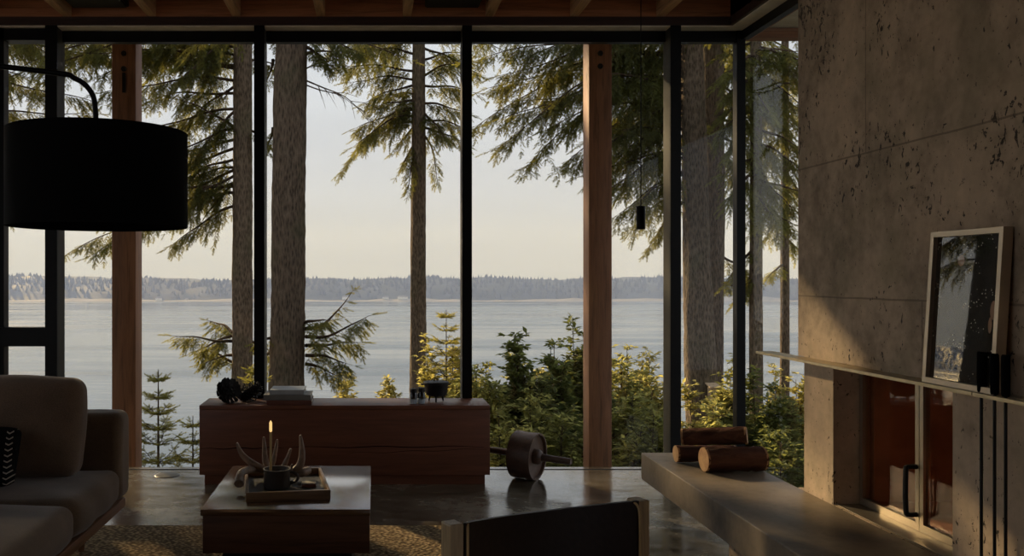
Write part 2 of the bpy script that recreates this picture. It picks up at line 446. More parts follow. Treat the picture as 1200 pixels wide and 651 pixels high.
B(2.592, 2.598, .8, 6.25, .01, 3.02).build('glass_pane', 'window_glass', w7)
# left wall windows (out of frame, light the room and show in the picture glass)
ww = MB()
for y in (-2.9, -.7, 1.55, 3.8, 6.04): ww.box(-4.74, -4.62, y - .03, y + .04, .35, 2.9)
ww.box(-4.74, -4.62, -2.9, 6.1, .35, .4); ww.box(-4.74, -4.62, -2.9, 6.1, 2.84, 2.9)
ww = struct(ww.build('window_8', 'black_metal'))
B(-4.69, -4.684, -2.9, 6.1, .36, 2.88).build('glass_pane', 'window_glass', ww)

# concrete chimney mass (setting wall) with recess for the firebox
X1 = 1.87; XR = 2.0; XB = 2.44
m = MB()
m.box(X1, XB, .8, 3.94, 1.0, 3.37)              # upper mass
wr = struct(m.build('wall_right', 'wall_concrete'))
B(X1, XB, 3.64, 3.885, .42, 1.0).build('pier', 'wall_concrete', wr)
B(X1, XB, .8, 2.89, .42, 1.0).build('pier', 'wall_concrete', wr)
B(X1, XB, .8, 3.94, 0, .42).build('base', 'wall_concrete', wr)
m = MB(); m.box(XB - .04, XB, 2.89, 3.64, .42, 1.0); m.box(XR + .01, XB - .04, 2.89, 3.64, .42, .44)
m.box(XR + .02, XB - .04, 3.61, 3.64, .44, 1.0); m.box(XR + .02, XB - .04, 2.89, 2.92, .44, 1.0)
m.build('firebox_lining', 'firebrick', wr)
# floating hearth slab
hb = tag(MB().rbox(((1.415 + 1.87) / 2, (.8 + 4.73) / 2, .35), ((1.87 - 1.415) / 2, (4.73 - .8) / 2, .07), .006, 2).build('hearth_bench', 'hearth_concrete', origin=(1.64, 2.77, .28)),
    'long floating concrete hearth bench below the fireplace, carrying the firewood', 'bench')
B(1.55, 1.868, .9, 3.9, 0, .28).build('plinth', 'wall_concrete', hb, origin=(1.64, 2.77, .28))

# exterior frame: posts, beam, soffit
for nm, px0, px1, lab in (('timber_post', 131, 159, 'outdoor timber post at the left, behind the black lamp shade'),
                          ('timber_post', 690, 717, 'outdoor timber post right of centre with two bolts near its top')):
    x0 = (px0 - VX) / 150; x1 = (px1 - VX) / 150
    t0 = empty(nm, ((x0 + x1) / 2, 7.09, -2.2), lab, 'post')
    B(x0, x1, 7.0, 7.19, -2.2, 3.214, bev=.004).build('shaft', 'post_wood', t0)
    for yy in ((62, 77) if px0 > 500 else (62, 80)):
        c = P((px0 + px1) / 2, yy, 7.0)
        MB().lathe([(0, -.012), (.018, -.012), (.022, -.004), (.022, 0)], c, (0, 1, 0), 16).build('bolt', 'iron', t0)
    if px0 < 500:
        B(x0 + .085, x0 + .11, 6.985, 7.0, EYE + (325 - 108) / 150, EYE + (325 - 85) / 150).build('bracket', 'iron', t0)
tag(B(-4.9, 4.6, 6.99, 7.1, 3.215, 3.29).build('roof_beam', 'beam_wood', origin=(0, 7.1, 3.19)), 'horizontal orange timber beam carried by the outdoor posts under the eaves', 'beam')
tag(B(2.68, 2.93, .5, 6.98, 3.19, 3.29).build('side_beam', 'beam_wood_side', origin=(2.8, 3, 3.15)), 'orange timber beam running toward the camera at the upper right corner', 'beam')
struct(B(-4.9, 4.6, -3.4, 7.25, 3.46, 3.6).build('roof', 'deck_wood'))
tag(MB().box(-4.9, 4.6, 6.37, 7.2, 3.295, 3.33).box(2.63, 4.6, -3, 6.32, 3.295, 3.33).build('eave_soffit', 'soffit_board', origin=(3, 6.5, 3.3)), 'pale boarded eave soffit at the upper right corner outside the glass', 'soffit')

# ground, bluff and water
def grid_mesh(name, mat, xs, ys, zf):
    vs = [(x, y, zf(x, y)) for y in ys for x in xs]; nx = len(xs)
    fs = [(j * nx + i, j * nx + i + 1, (j + 1) * nx + i + 1, (j + 1) * nx + i) for j in range(len(ys) - 1) for i in range(nx - 1)]
    return MB().add(vs, fs, True).build(name, mat, sharp=False)
SEA = EYE - 18.0
def gz(x, y):
    if y < 6.5: z = -.6 - .1 * max(0, abs(x) - 3)
    elif y < 9: z = -.6 - (y - 6.5) * .72
    else: z = -2.4 - (y - 9) * .17
    if y > 24: z = -4.95 - (y - 24) * .95
    return max(z, SEA - 2) + .12 * math.sin(x * 1.3 + y) + .1 * math.sin(y * 1.7)
g = grid_mesh('ground', 'soil', list(np.linspace(-40, 45, 60)), list(np.concatenate([np.linspace(-12, 6.35, 12), np.linspace(6.5, 44, 50)])), gz)
# keep soil clear below the house floor
for v in g.data.vertices:
    if v.co.y < 6.6 and -5 < v.co.x < 2.9: v.co.z = -.6
struct(g)
wtr = MB().add([(-1500, 30, SEA), (1800, 30, SEA), (1800, 1500, SEA), (-1500, 1500, SEA)], [(0, 1, 2, 3)]).build('sea', 'sea_water')
struct(wtr)
# far shore hills, with a treeline of many small conifers
D0 = 700.0
def ridge(x):
    px = VX + x * F / D0
    b = 318 + 4.0 * math.exp(-((px - 240) / 60) ** 2) - 4 * math.exp(-((px - 20) / 45) ** 2) + 1.2 * math.sin(px * .021) + .8 * math.sin(px * .06 + 1)
    return EYE + (325 - b) * (D0 + 60) / F - 2.0
xs = list(np.linspace(-1200, 1500, 360))
def hz(x, y):
    t_ = min(1, (y - D0) / 60.0)
    top = ridge(x * D0 / (D0 + 60)) - 3
    return SEA - 1 + (top - SEA) * (t_ ** .55 if t_ > 0 else 0) + (1.0 * math.sin(x * .13 + y * .3) if t_ > 0 else 0)
hills = grid_mesh('far_shore', 'forest_green', xs, [D0 - 6, D0, D0 + 8, D0 + 18, D0 + 32, D0 + 60, D0 + 200], hz)
struct(hills)
bs = MB()
xb = list(np.linspace(-1100, 1400, 220)); vs = []; fs = []
for i, x in enumerate(xb):
    hgt = 1.2 + .8 * math.sin(x * .05) + (1.5 if 190 < x < 320 else 0) + .5 * math.sin(x * .21)
    vs += [(x, D0 - 12, SEA - .2), (x, D0 - 3, SEA + max(.5, hgt))]
    if i: fs.append((2 * i - 2, 2 * i, 2 * i + 1, 2 * i - 1))
struct(bs.add(vs, fs).build('beach', 'sand'))

# numpy-instanced triangle soups (real geometry) for foliage
def soup(name, mat, tris, parent=None, origin=(0, 0, 0)):
    v = (tris.reshape(-1, 3) - np.array(origin)).astype(np.float32); nt_ = len(v) // 3
    me = bpy.data.meshes.new(name); me.vertices.add(len(v)); me.vertices.foreach_set('co', v.ravel())
    me.loops.add(nt_ * 3); me.loops.foreach_set('vertex_index', np.arange(nt_ * 3, dtype=np.int32))
    me.polygons.add(nt_); me.polygons.foreach_set('loop_start', np.arange(0, nt_ * 3, 3, dtype=np.int32))
    me.materials.append(M[mat]); me.update(); me.validate()
    o = bpy.data.objects.new(name, me); C.objects.link(o)
    if parent is not None: o.parent = parent
    else: o.location = origin
    return o
# far conifers
N = 5200; tx = rng.uniform(-700, 800, N); ty = D0 + 2 + 62 * rng.random(N) ** .7
tri = []
for x, y in zip(tx, ty):
    z = hz(x, y) - 1; h = random.uniform(3, 5.5) * (1.2 if random.random() < .1 else 1); r = h * random.uniform(.2, .34)
    if y > D0 + 50: h *= .8
    for k in range(4):
        a0 = k * math.pi / 2 + .3; a1 = a0 + math.pi / 2
        tri.append(((x, y, z + h), (x + r * math.cos(a0), y + r * math.sin(a0), z), (x + r * math.cos(a1), y + r * math.sin(a1), z)))
tag(soup('forest', 'forest_green', np.array(tri, dtype=float), origin=(0, D0, SEA)), 'hazy conifer forest covering the far shore across the water', 'forest', kind='stuff')
for i, (px, py, w_) in enumerate(((186, 351, 7), (219, 352.5, 4), (405, 349.5, 8), (472, 349.5, 12), (452, 350, 7))):
    c = P(px, py, D0 - 2.5); wd = w_ * .33
    labs = ('small white house on the far shore, leftmost, seen between the timber post and the trees', 'tiny white cabin on the far shore right of the leftmost house',
            'small pale house on the far shore between the thick trunk and the slim trunk', 'widest pale waterfront house on the far shore, just left of the slim trunk', 'pale boathouse on the far shore beside the widest waterfront house')
    hr = empty('house', c, labs[i], 'house', 'houses on the far shore')
    B(c.x - wd, c.x + wd, c.y - 1.5, c.y + 1.5, c.z - .5, c.z + 1.6).build('wall', 'house_white', hr)
    MB().add([(c.x - wd * 1.1, c.y - 1.7, c.z + 1.6), (c.x + wd * 1.1, c.y - 1.7, c.z + 1.6), (c.x + wd * 1.1, c.y + 1.7, c.z + 1.6), (c.x - wd * 1.1, c.y + 1.7, c.z + 1.6), (c.x - wd * .7, c.y, c.z + 2.7), (c.x + wd * .7, c.y, c.z + 2.7)],
             [(0, 1, 5, 4), (2, 3, 4, 5), (1, 2, 5), (3, 0, 4), (0, 3, 2, 1)]).build('roof', 'house_roof', hr)

# haze over the water: a real thin scattering volume
hm = bpy.data.materials.new('haze_air'); hm.use_nodes = True; ht = hm.node_tree; ht.nodes.clear()
ho = ht.nodes.new('ShaderNodeOutputMaterial'); hs = ht.nodes.new('ShaderNodeVolumeScatter')
hs.inputs['Color'].default_value = (.47, .60, 1, 1); hs.inputs['Density'].default_value = .001; hs.inputs['Anisotropy'].default_value = 0
ht.links.new(hs.outputs[0], ho.inputs['Volume']); M['haze_air'] = hm
tag(B(-1400, 1700, 60, 1400, SEA - 3, SEA + 90).build('haze', 'haze_air'), 'thin blue-grey haze hanging over the water in front of the far shore', 'haze', kind='stuff')

# ================================================================== TREES
def norm(a): return a / (np.linalg.norm(a, axis=-1, keepdims=True) + 1e-9)
def needle_template(n=9, nl=.36, w=.085):
    T = []
    for i in range(n):
        t_ = .04 + .92 * i / n
        for s_ in (-1, 1):
            j = random.uniform(-.02, .02); l_ = nl * random.uniform(.75, 1.1) * (1 - .35 * t_)
            b0 = (t_ + j, 0, 0); tip = (t_ + j + l_ * .62, s_ * l_ * .78, random.uniform(-.1, .14))
            T.append(((b0[0] - w / 2, 0, 0), (b0[0] + w / 2, 0, 0), tip))
        l_ = nl * .7; T.append(((t_ - w / 2, 0, 0), (t_ + w / 2, 0, 0), (t_ + l_ * .7, random.uniform(-.08, .08), l_ * .6)))
    T.append(((0, -.012, 0), (0, .012, 0), (1, 0, 0)))
    T.append(((.8, -.03, 0), (.8, .03, 0), (1.2, 0, 0)))
    return np.array(T)
NTPL = [needle_template() for _ in range(4)]
LT = np.array([((0, 0, 0), (.5, .24, .05), (.5, 0, -.02)), ((.5, .24, .05), (1, 0, -.08), (.5, 0, -.02)),
               ((0, 0, 0), (.5, 0, -.02), (.5, -.24, .05)), ((.5, 0, -.02), (1, 0, -.08), (.5, -.24, .05))])
def instance(tpls, pos, dr, nr, scl):
    pos, dr, nr, scl = map(np.array, (pos, dr, nr, scl))
    dr = norm(dr); sd_ = norm(np.cross(nr, dr)); nr = np.cross(dr, sd_)
    F_ = np.stack([dr, sd_, nr], axis=1) * scl[:, None, None]
    which = rng.integers(0, len(tpls), len(pos)); out = []
    for k, T in enumerate(tpls):
        s_ = which == k
        if s_.any(): out.append((np.einsum('tvc,nck->ntvk', T, F_[s_]) + pos[s_][:, None, None, :]).reshape(-1, 3, 3))
    return np.concatenate(out)

class Fir:
    def __init__(s): s.pos = []; s.dr = []; s.nr = []; s.sc = []; s.wood = MB()
    def shoot(s, p, d, n_, l_): s.pos.append(tuple(p)); s.dr.append(tuple(d)); s.nr.append(tuple(n_)); s.sc.append(l_)
    def limb(s, a, b, sag=.12, r=.03, sec=.6, droop=.6, gap=.055, start=.08, bare=False, shoot=.13, depth=2):
        a, b = Vector(a), Vector(b); L = (b - a).length; n_ = max(4, int(L / .1)); pts = []
        ax = (b - a).normalized(); lat = ax.cross(Vector((0, 0, 1))).normalized()
        w1, w2 = random.uniform(-.06, .06), random.uniform(0, 6)
        for i in range(n_ + 1):
            t_ = i / n_
            p = a.lerp(b, t_) + Vector((0, 0, sag * L * math.sin(t_ * math.pi) )) + lat * (w1 * L * math.sin(t_ * 3)) + Vector((0, 0, .015 * L * math.sin(t_ * 9 + w2)))
            pts.append(p)
        s.wood.tube(pts, [max(.004, r * (1 - .85 * i / n_)) for i in range(n_ + 1)], 5, cap=False)
        if bare:
            for _ in range(int(L / .12)):
                t_ = random.uniform(.15, 1); i = int(t_ * n_); p = pts[i]; sg = random.choice((-1, 1))
                d = (ax * .7 + lat * sg * random.uniform(.3, .9) + Vector((0, 0, random.uniform(-.7, .3)))).normalized()
                l_ = random.uniform(.15, .5); q = p + d * l_ + Vector((0, 0, -.08 * l_))
                s.wood.tube([p, p.lerp(q, .5) + Vector((0, 0, .03)), q], [.005, .004, .002], 4, cap=False)
            return
        k = start * L
        while k < L:
            t_ = k / L; i = min(n_ - 1, int(t_ * n_)); fr = t_ * n_ - i; p = pts[i].lerp(pts[i + 1], fr)
            cl = math.sin(k * 7.5 + w2) 
            for sg in (-1, 1):
                if random.random() < .22 - .3 * cl: continue
                l2 = (1 + .3 * cl) * sec * (1 - .62 * t_) * min(1, .35 + t_ * 2.2) * random.uniform(.5, 1.15)
                d = (ax * random.uniform(.35, .8) + lat * sg * random.uniform(.5, 1) + Vector((0, 0, -droop * random.uniform(.3, 1.2)))).normalized()
                s.twig(p, d, l2, droop, shoot)
            k += gap * random.uniform(.6, 1.4)
        s.twig(pts[-1], ax, sec * .4, droop * .4, shoot)
    def twig(s, p, d, l2, droop, shoot):
        n2 = max(2, int(l2 / .055)); q = Vector(p); d = Vector(d); path = [q.copy()]
        for j in range(n2):
            d = (d + Vector((random.uniform(-.12, .12), random.uniform(-.12, .12), -.10 * droop + random.uniform(-.08, .06)))).normalized()
            q = q + d * (l2 / n2); path.append(q.copy())
            up = Vector((random.uniform(-.4, .4), random.uniform(-.4, .4), 1))
            sd_ = d.cross(up).normalized()
            for sg in (-1, 1):
                if random.random() < .88:
                    dd = d * .75 + sd_ * sg * random.uniform(.4, .9) + Vector((0, 0, -.35 * droop * random.random()))
                    s.shoot(q, dd, up, shoot * random.uniform(.6, 1.15) * (1 - .3 * j / n2))
        s.shoot(q, d, Vector((random.uniform(-.4, .4), .2, 1)), shoot * 1.1)
        s.wood.tube([path[0], path[len(path) // 2], path[-1]], [.004, .003, .001], 3, cap=False)
    def build(s, root, mat, pre=''):
        if s.pos: soup(pre + 'foliage', mat, instance(NTPL, s.pos, s.dr, s.nr, s.sc), root, ORI[root.name])
        if s.wood.v: s.wood.build(pre + 'branches', 'bark_twig', root, sharp=False)

def trunk(root, pxs, d, mat, ztop=11, seg=28):
    """pxs: list of (y_px, left_px, right_px)"""
    pts = []; rs = []
    for (y, l_, r_) in pxs:
        c = P((l_ + r_) / 2, y, d); pts.append(c); rs.append((r_ - l_) / 2 * d / F)
    # extend down to ground and up
    dn = (pts[-1] - pts[-2]).normalized(); gzv = gz(pts[-1].x, d) - .3
    bot = pts[-1] + dn * ((pts[-1].z - gzv) / max(.2, -dn.z)); upv = (pts[0] - pts[1]).normalized()
    top = pts[0] + upv * (ztop - pts[0].z)
    P_ = [top] + pts + [bot]; R_ = [rs[0] * .55] + rs + [rs[-1] * 1.25]
    # refine
    pp = []; rr = []
    for i in range(len(P_) - 1):
        n_ = max(2, int((P_[i] - P_[i + 1]).length / .12))
        for k in range(n_): pp.append(P_[i].lerp(P_[i + 1], k / n_)); rr.append(R_[i] + (R_[i + 1] - R_[i]) * k / n_)
    pp.append(P_[-1]); rr.append(R_[-1])
    m = MB(); vs = []; n_ = len(pp)
    ph = [random.uniform(0, 6) for _ in range(6)]
    for i, (p, r_) in enumerate(zip(pp, rr)):
        for k in range(seg):
            an = 2 * math.pi * k / seg; z = p.z
            w_ = 1 + .035 * math.sin(an * 9 + 2.2 * math.sin(z * 1.7 + ph[0])) + .025 * math.sin(an * 5 + z * 2.1 + ph[1]) + random.uniform(-.028, .028)
            vs.append((p.x + math.cos(an) * r_ * w_, p.y + math.sin(an) * r_ * w_, z))
    fs = [(i * seg + k, (i + 1) * seg + k, (i + 1) * seg + (k + 1) % seg, i * seg + (k + 1) % seg) for i in range(n_ - 1) for k in range(seg)]
    m.add(vs, fs, True).build('trunk', mat, root, sharp=False)

def tree(label, pxs, d, bmat, limbs, nmat='needles_dark', name='fir_tree', crown=0, ztop=11, cat='tree', side=None, reach=1.0, cz0=None, low_ok=True, **kw):
    c = P((pxs[-1][1] + pxs[-1][2]) / 2, pxs[-1][0], d); gl = gz(c.x, d)
    root = empty(name, (c.x, d, gl), label, cat)
    trunk(root, pxs, d, bmat, ztop)
    f = Fir(); low = Fir()
    for L in limbs:
        (x0, y0, x1, y1) = L[:4]; o = L[4] if len(L) > 4 else {}
        dd = o.get('dd', random.uniform(-.8, .8)); k = {**kw, **{a: b for a, b in o.items() if a != 'dd'}}
        (low if y0 > 235 and abs(x0) > 0 and any(q[1] < 200 for q in limbs) and low_ok else f).limb(P(x0, y0, d), P(x1, y1, d + dd), **k)
    cx = P((pxs[0][1] + pxs[0][2]) / 2, pxs[0][0], d)
    z0 = cz0 if cz0 else EYE + (VY - 30) * d / F + .1
    for i in range(crown):   # whorls above the window head
        z = z0 + (i / max(1, crown)) * (ztop - z0)
        an = i * 2.4 + random.uniform(-.3, .3); l_ = reach * random.uniform(1.4, 2.4) * (1 - .5 * i / crown)
        if side is not None: an = side + random.uniform(-1.1, 1.1)
        f.limb((cx.x, d, z), (cx.x + math.cos(an) * l_, d + math.sin(an) * l_, z - .35 * l_), **{**kw, 'gap': .1, 'sec': .75})
    f.build(root, nmat)
    if low.pos: low.build(root, nmat, 'lower_')
    return root

DR = dict(sag=.05, droop=.8)
# left, out-of-frame fir whose branches reach into the left bays
L0 = [(-60, y, x, y + dy, dict(sec=.6)) for y, x, dy in ((40, 60, 25), (70, 35, 22), (95, 120, 30), (125, 60, 30), (160, 40, 40), (190, 25, 45), (60, 150, 10), (110, 30, 50), (30, 100, 40), (225, 12, 30), (145, 110, -10))]
tree('dense fir left of the view, boughs reaching into the left bays behind the lamp', [(40, -75, -45), (500, -80, -42)], 17.5, 'bark_dark', L0, crown=20, side=0.0, reach=2.0, ztop=12, **DR)  # unseen crown reaches only rightward, shaped to keep sun off the hearth
tree('tall bare-stemmed fir far left, added out of view to keep sun off the sofa', [(40, -300, -275), (500, -302, -272)], 17.5, 'bark_dark', [], crown=76, reach=2.4, ztop=13, cz0=8.2, **DR)  # unseen tree added as a sun blocker, boughs only high up
L1 = [(276, 62, 150, 58), (276, 80, 160, 70), (276, 92, 120, 110), (276, 110, 170, 118), (276, 100, 215, 150), (276, 128, 150, 165), (276, 150, 190, 190),
      (276, 165, 100, 215), (276, 185, 205, 215), (276, 200, 165, 262), (276, 150, 215, 118), (276, 55, 205, 62), (290, 70, 330, 78, dict(sec=.35)), (276, 215, 110, 295), (276, 205, 200, 250),
      (276, 225, 75, 300), (274, 240, 205, 285), (274, 215, 235, 262), (274, 195, 232, 205), (290, 150, 318, 170, dict(sec=.3)), (276, 215, 120, 255), (276, 130, 230, 185), (276, 75, 100, 62), (276, 40, 180, 48), (276, 175, 150, 235), (276, 40, 120, 85), (276, 45, 215, 90),
      (272, 400, 205, 392, dict(sag=.0, sec=.45, dd=-.6)), (272, 392, 228, 412, dict(sag=.02, sec=.4)), (272, 415, 240, 425, dict(sec=.4)), (272, 388, 245, 376, dict(sec=.35)), (276, 425, 235, 408, dict(sec=.4)), (295, 400, 322, 415, dict(sec=.3))]
tree('slim grey fir trunk directly left of the thickest trunk, boughs spreading left', [(48, 274, 295.5), (200, 273, 295.5), (434, 272, 296), (470, 271.5, 296.5)], 16, 'bark_gray', L1, crown=44, side=math.pi, reach=2.1, ztop=12, **DR)  # crown above the view stretched leftward to shade the hearth wall
L2 = [(358, 395, 432, 368, dict(sag=-.08, sec=.42, droop=.9, dd=-.5)), (358, 405, 420, 400, dict(sag=.0, sec=.45)), (358, 415, 405, 425, dict(sec=.4)), (358, 385, 412, 340, dict(sag=-.12, sec=.2, gap=.14)),
      (356, 378, 385, 375, dict(sec=.35)), (358, 425, 395, 440, dict(sec=.38)), (318, 410, 300, 430, dict(sec=.3)), (320, 395, 303, 400, dict(sec=.3)),
      (359, 62, 395, 60, dict(sec=.4)), (359, 55, 388, 75, dict(sec=.35)), (359, 95, 440, 150, dict(bare=True, sag=.1, r=.014)), (359, 100, 420, 125, dict(bare=True, sag=.05, r=.012)), (359, 80, 402, 70, dict(bare=True, r=.012)),
      (320, 70, 312, 95, dict(sec=.3)), (320, 150, 311, 175, dict(sec=.25)), (320, 40, 350, 62, dict(sec=.3)), (359, 42, 420, 60, dict(sec=.4))]
tree('thickest bare fir trunk standing behind the stacked books', [(48, 324, 359.5), (90, 321, 359), (130, 320, 358.5), (250, 319, 358), (350, 317.5, 357), (470, 315, 356.5)], 13.5, 'bark_dark', L2, crown=18, **DR)
L3 = [(488, 82, 392, 76, dict(sag=.02)), (488, 92, 412, 96), (488, 125, 402, 200, dict(sag=.16, sec=.5)), (488, 118, 440, 125), (488, 140, 425, 160), (488, 135, 415, 172, dict(sag=.12)), (488, 165, 468, 200, dict(sec=.4)),
      (496, 100, 560, 108), (496, 88, 545, 70), (496, 120, 545, 132), (498, 140, 548, 150), (498, 160, 512, 210, dict(sec=.35, sag=.2)), (496, 70, 545, 60), (486, 62, 425, 58), (486, 48, 400, 62), (496, 55, 560, 85),
      (488, 145, 462, 175, dict(sec=.4)), (488, 110, 450, 112), (496, 132, 520, 158), (487, 100, 430, 118), (487, 128, 418, 150), (488, 170, 478, 225, dict(sec=.25)), (480, 50, 385, 50), (498, 150, 545, 168, dict(sec=.4))]
tree('slender fir with lone trunk rising behind the iron kettle, boughs at both sides', [(48, 483.5, 498), (200, 482, 499), (434, 480.5, 499), (470, 480, 499)], 18.5, 'bark_gray', L3, crown=16, sec=.6, **DR)
L4 = [(800, 50, 560, 72), (800, 62, 575, 105), (800, 75, 560, 150, dict(sag=.14)), (800, 85, 590, 140), (800, 95, 620, 195, dict(sag=.16)), (800, 110, 640, 150), (800, 120, 680, 190), (800, 140, 700, 205), (800, 150, 720, 180),
      (800, 170, 712, 225), (800, 185, 735, 215), (800, 200, 725, 250), (800, 220, 745, 262), (800, 130, 660, 195, dict(sag=.15)), (800, 100, 585, 170, dict(sag=.16)), (800, 45, 620, 62), (800, 70, 640, 90), (800, 160, 730, 150), (800, 140, 742, 110),
      (800, 90, 700, 110), (800, 60, 700, 70), (800, 115, 610, 120), (800, 55, 660, 110), (800, 80, 720, 140), (800, 235, 760, 290, dict(sec=.4)), (800, 40, 560, 48), (800, 125, 690, 165), (800, 205, 750, 235), (800, 178, 690, 205), (800, 45, 590, 88)]
tree('broad fir trunk right of the tallest black mullion, dark boughs sweeping left', [(48, 798, 823), (150, 799, 827), (300, 801, 831), (420, 803, 838), (510, 806, 843)], 15, 'bark_gray', L4, crown=26, sec=.75, **DR)
L5 = [(846, 60, 880, 75), (848, 100, 875, 130), (848, 140, 880, 150), (840, 160, 800, 165, dict(sec=.4)), (846, 300, 884, 325, dict(sec=.4)), (848, 80, 870, 95), (846, 330, 880, 345, dict(sec=.35)), (848, 180, 872, 215), (848, 120, 900, 110), (846, 50, 900, 60), (846, 70, 900, 90), (835, 150, 808, 140, dict(sec=.4)), (846, 110, 895, 140), (830, 140, 806, 155, dict(sec=.4)), (846, 160, 880, 180), (846, 90, 870, 60)]
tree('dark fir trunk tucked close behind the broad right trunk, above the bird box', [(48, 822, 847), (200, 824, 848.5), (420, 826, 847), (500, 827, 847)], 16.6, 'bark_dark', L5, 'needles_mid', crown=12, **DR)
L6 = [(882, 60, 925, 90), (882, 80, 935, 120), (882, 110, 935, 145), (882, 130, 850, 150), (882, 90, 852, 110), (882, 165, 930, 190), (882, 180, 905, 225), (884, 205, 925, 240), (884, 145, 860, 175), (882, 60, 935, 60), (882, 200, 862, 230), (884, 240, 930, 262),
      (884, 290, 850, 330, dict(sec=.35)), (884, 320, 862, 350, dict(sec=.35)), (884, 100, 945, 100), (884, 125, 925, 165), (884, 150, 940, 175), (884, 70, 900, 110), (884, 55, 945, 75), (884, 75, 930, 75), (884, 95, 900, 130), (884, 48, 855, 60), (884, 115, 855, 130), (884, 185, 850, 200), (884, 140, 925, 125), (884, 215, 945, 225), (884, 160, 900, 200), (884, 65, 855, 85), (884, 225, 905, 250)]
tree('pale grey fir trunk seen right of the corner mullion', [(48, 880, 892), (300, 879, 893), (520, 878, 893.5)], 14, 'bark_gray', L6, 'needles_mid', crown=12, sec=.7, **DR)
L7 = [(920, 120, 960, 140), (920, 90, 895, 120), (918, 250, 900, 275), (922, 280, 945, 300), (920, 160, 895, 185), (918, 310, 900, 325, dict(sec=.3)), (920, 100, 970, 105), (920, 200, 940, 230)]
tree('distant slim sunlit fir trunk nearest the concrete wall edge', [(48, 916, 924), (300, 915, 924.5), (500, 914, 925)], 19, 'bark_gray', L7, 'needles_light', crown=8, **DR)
# more trees off to the side, for the left windows and the picture reflection
for i, (x, y) in enumerate(((-11, 3), (-10, -1.5))):
    r_ = empty('fir_tree', (x, y, -1), 'fir standing outside beyond the left side windows, out of the view', 'tree', 'firs beside the house')
    MB().tube([(x, y, -1), (x, y, 4), (x, y, 9)], [.2, .17, .08], 14).build('trunk', 'bark_dark', r_)
    f = Fir()
    for k in range(22):
        z = .2 + k * .35; an = k * 2.4 + i; l_ = random.uniform(1.2, 2.2)
        f.limb((x, y, z), (x + math.cos(an) * l_, y + math.sin(an) * l_, z - .3), gap=.16, sec=.5, sag=.05, droop=.7)
    f.build(r_, 'needles_dark')

# bird box on the right trunk
bb = P(838, 461, 15 - .42); r_ = empty('bird_box', bb, 'small weathered wooden bird box fixed on the broad right trunk', 'birdhouse')
B(bb.x - .075, bb.x + .075, bb.y, bb.y + .14, bb.z - .12, bb.z + .1, bev=.004).build('box', 'birdhouse_wood', r_)
MB().add([(bb.x - .1, bb.y - .03, bb.z + .1), (bb.x + .1, bb.y - .03, bb.z + .1), (bb.x + .1, bb.y + .17, bb.z + .15), (bb.x - .1, bb.y + .17, bb.z + .15),
          (bb.x - .1, bb.y - .03, bb.z + .12), (bb.x + .1, bb.y - .03, bb.z + .12), (bb.x + .1, bb.y + .17, bb.z + .17), (bb.x - .1, bb.y + .17, bb.z + .17)],
         [(0, 3, 2, 1), (4, 5, 6, 7), (0, 1, 5, 4), (1, 2, 6, 5), (2, 3, 7, 6), (3, 0, 4, 7)]).build('roof', 'birdhouse_wood', r_)

# saplings
def sapling(px, ytop, d, halfpx, label, nmat='needles_light', ybase=560):
    top = P(px, ytop, d); gl = gz(top.x, d); r_ = empty('fir_sapling', (top.x, d, gl), label, 'sapling')
    MB().tube([(top.x, d, gl - .1), (top.x, d, (gl + top.z) / 2), top], [.03, .018, .004], 8).build('stem', 'bark_twig', r_)
    f = Fir(); zb = P(px, ybase, d).z; k = top.z - .12; H = top.z - zb
    while k > zb - .4:
        t_ = (top.z - k) / H; l_ = (halfpx * d / F) * min(1.1, .18 + t_ * .85)
        a0 = random.uniform(0, 6)
        for j in range(5):
            an = a0 + j * 1.257 + random.uniform(-.2, .2)
            f.limb((top.x, d, k), (top.x + math.cos(an) * l_, d + math.sin(an) * l_, k + l_ * .45), sag=-.05, r=.006, sec=min(.16, l_ * .4), gap=.045, droop=.15, start=.2, shoot=.085)
        k -= random.uniform(.13, .2)
    f.build(r_, nmat)
sapling(185.5, 432, 9, 27, 'young fir sapling outside between the left timber post and the console')
sapling(226, 486, 9.4, 24, 'shorter fir sapling outside against the left end of the console')
sapling(523, 362, 13.2, 22, 'fir leader poking up above the yellow shrubs beside the centre mullion', ybase=440)
sapling(300, 425, 10.5, 30, 'small fir sapling seen above the console behind the pinecones', 'needles_light', 520)

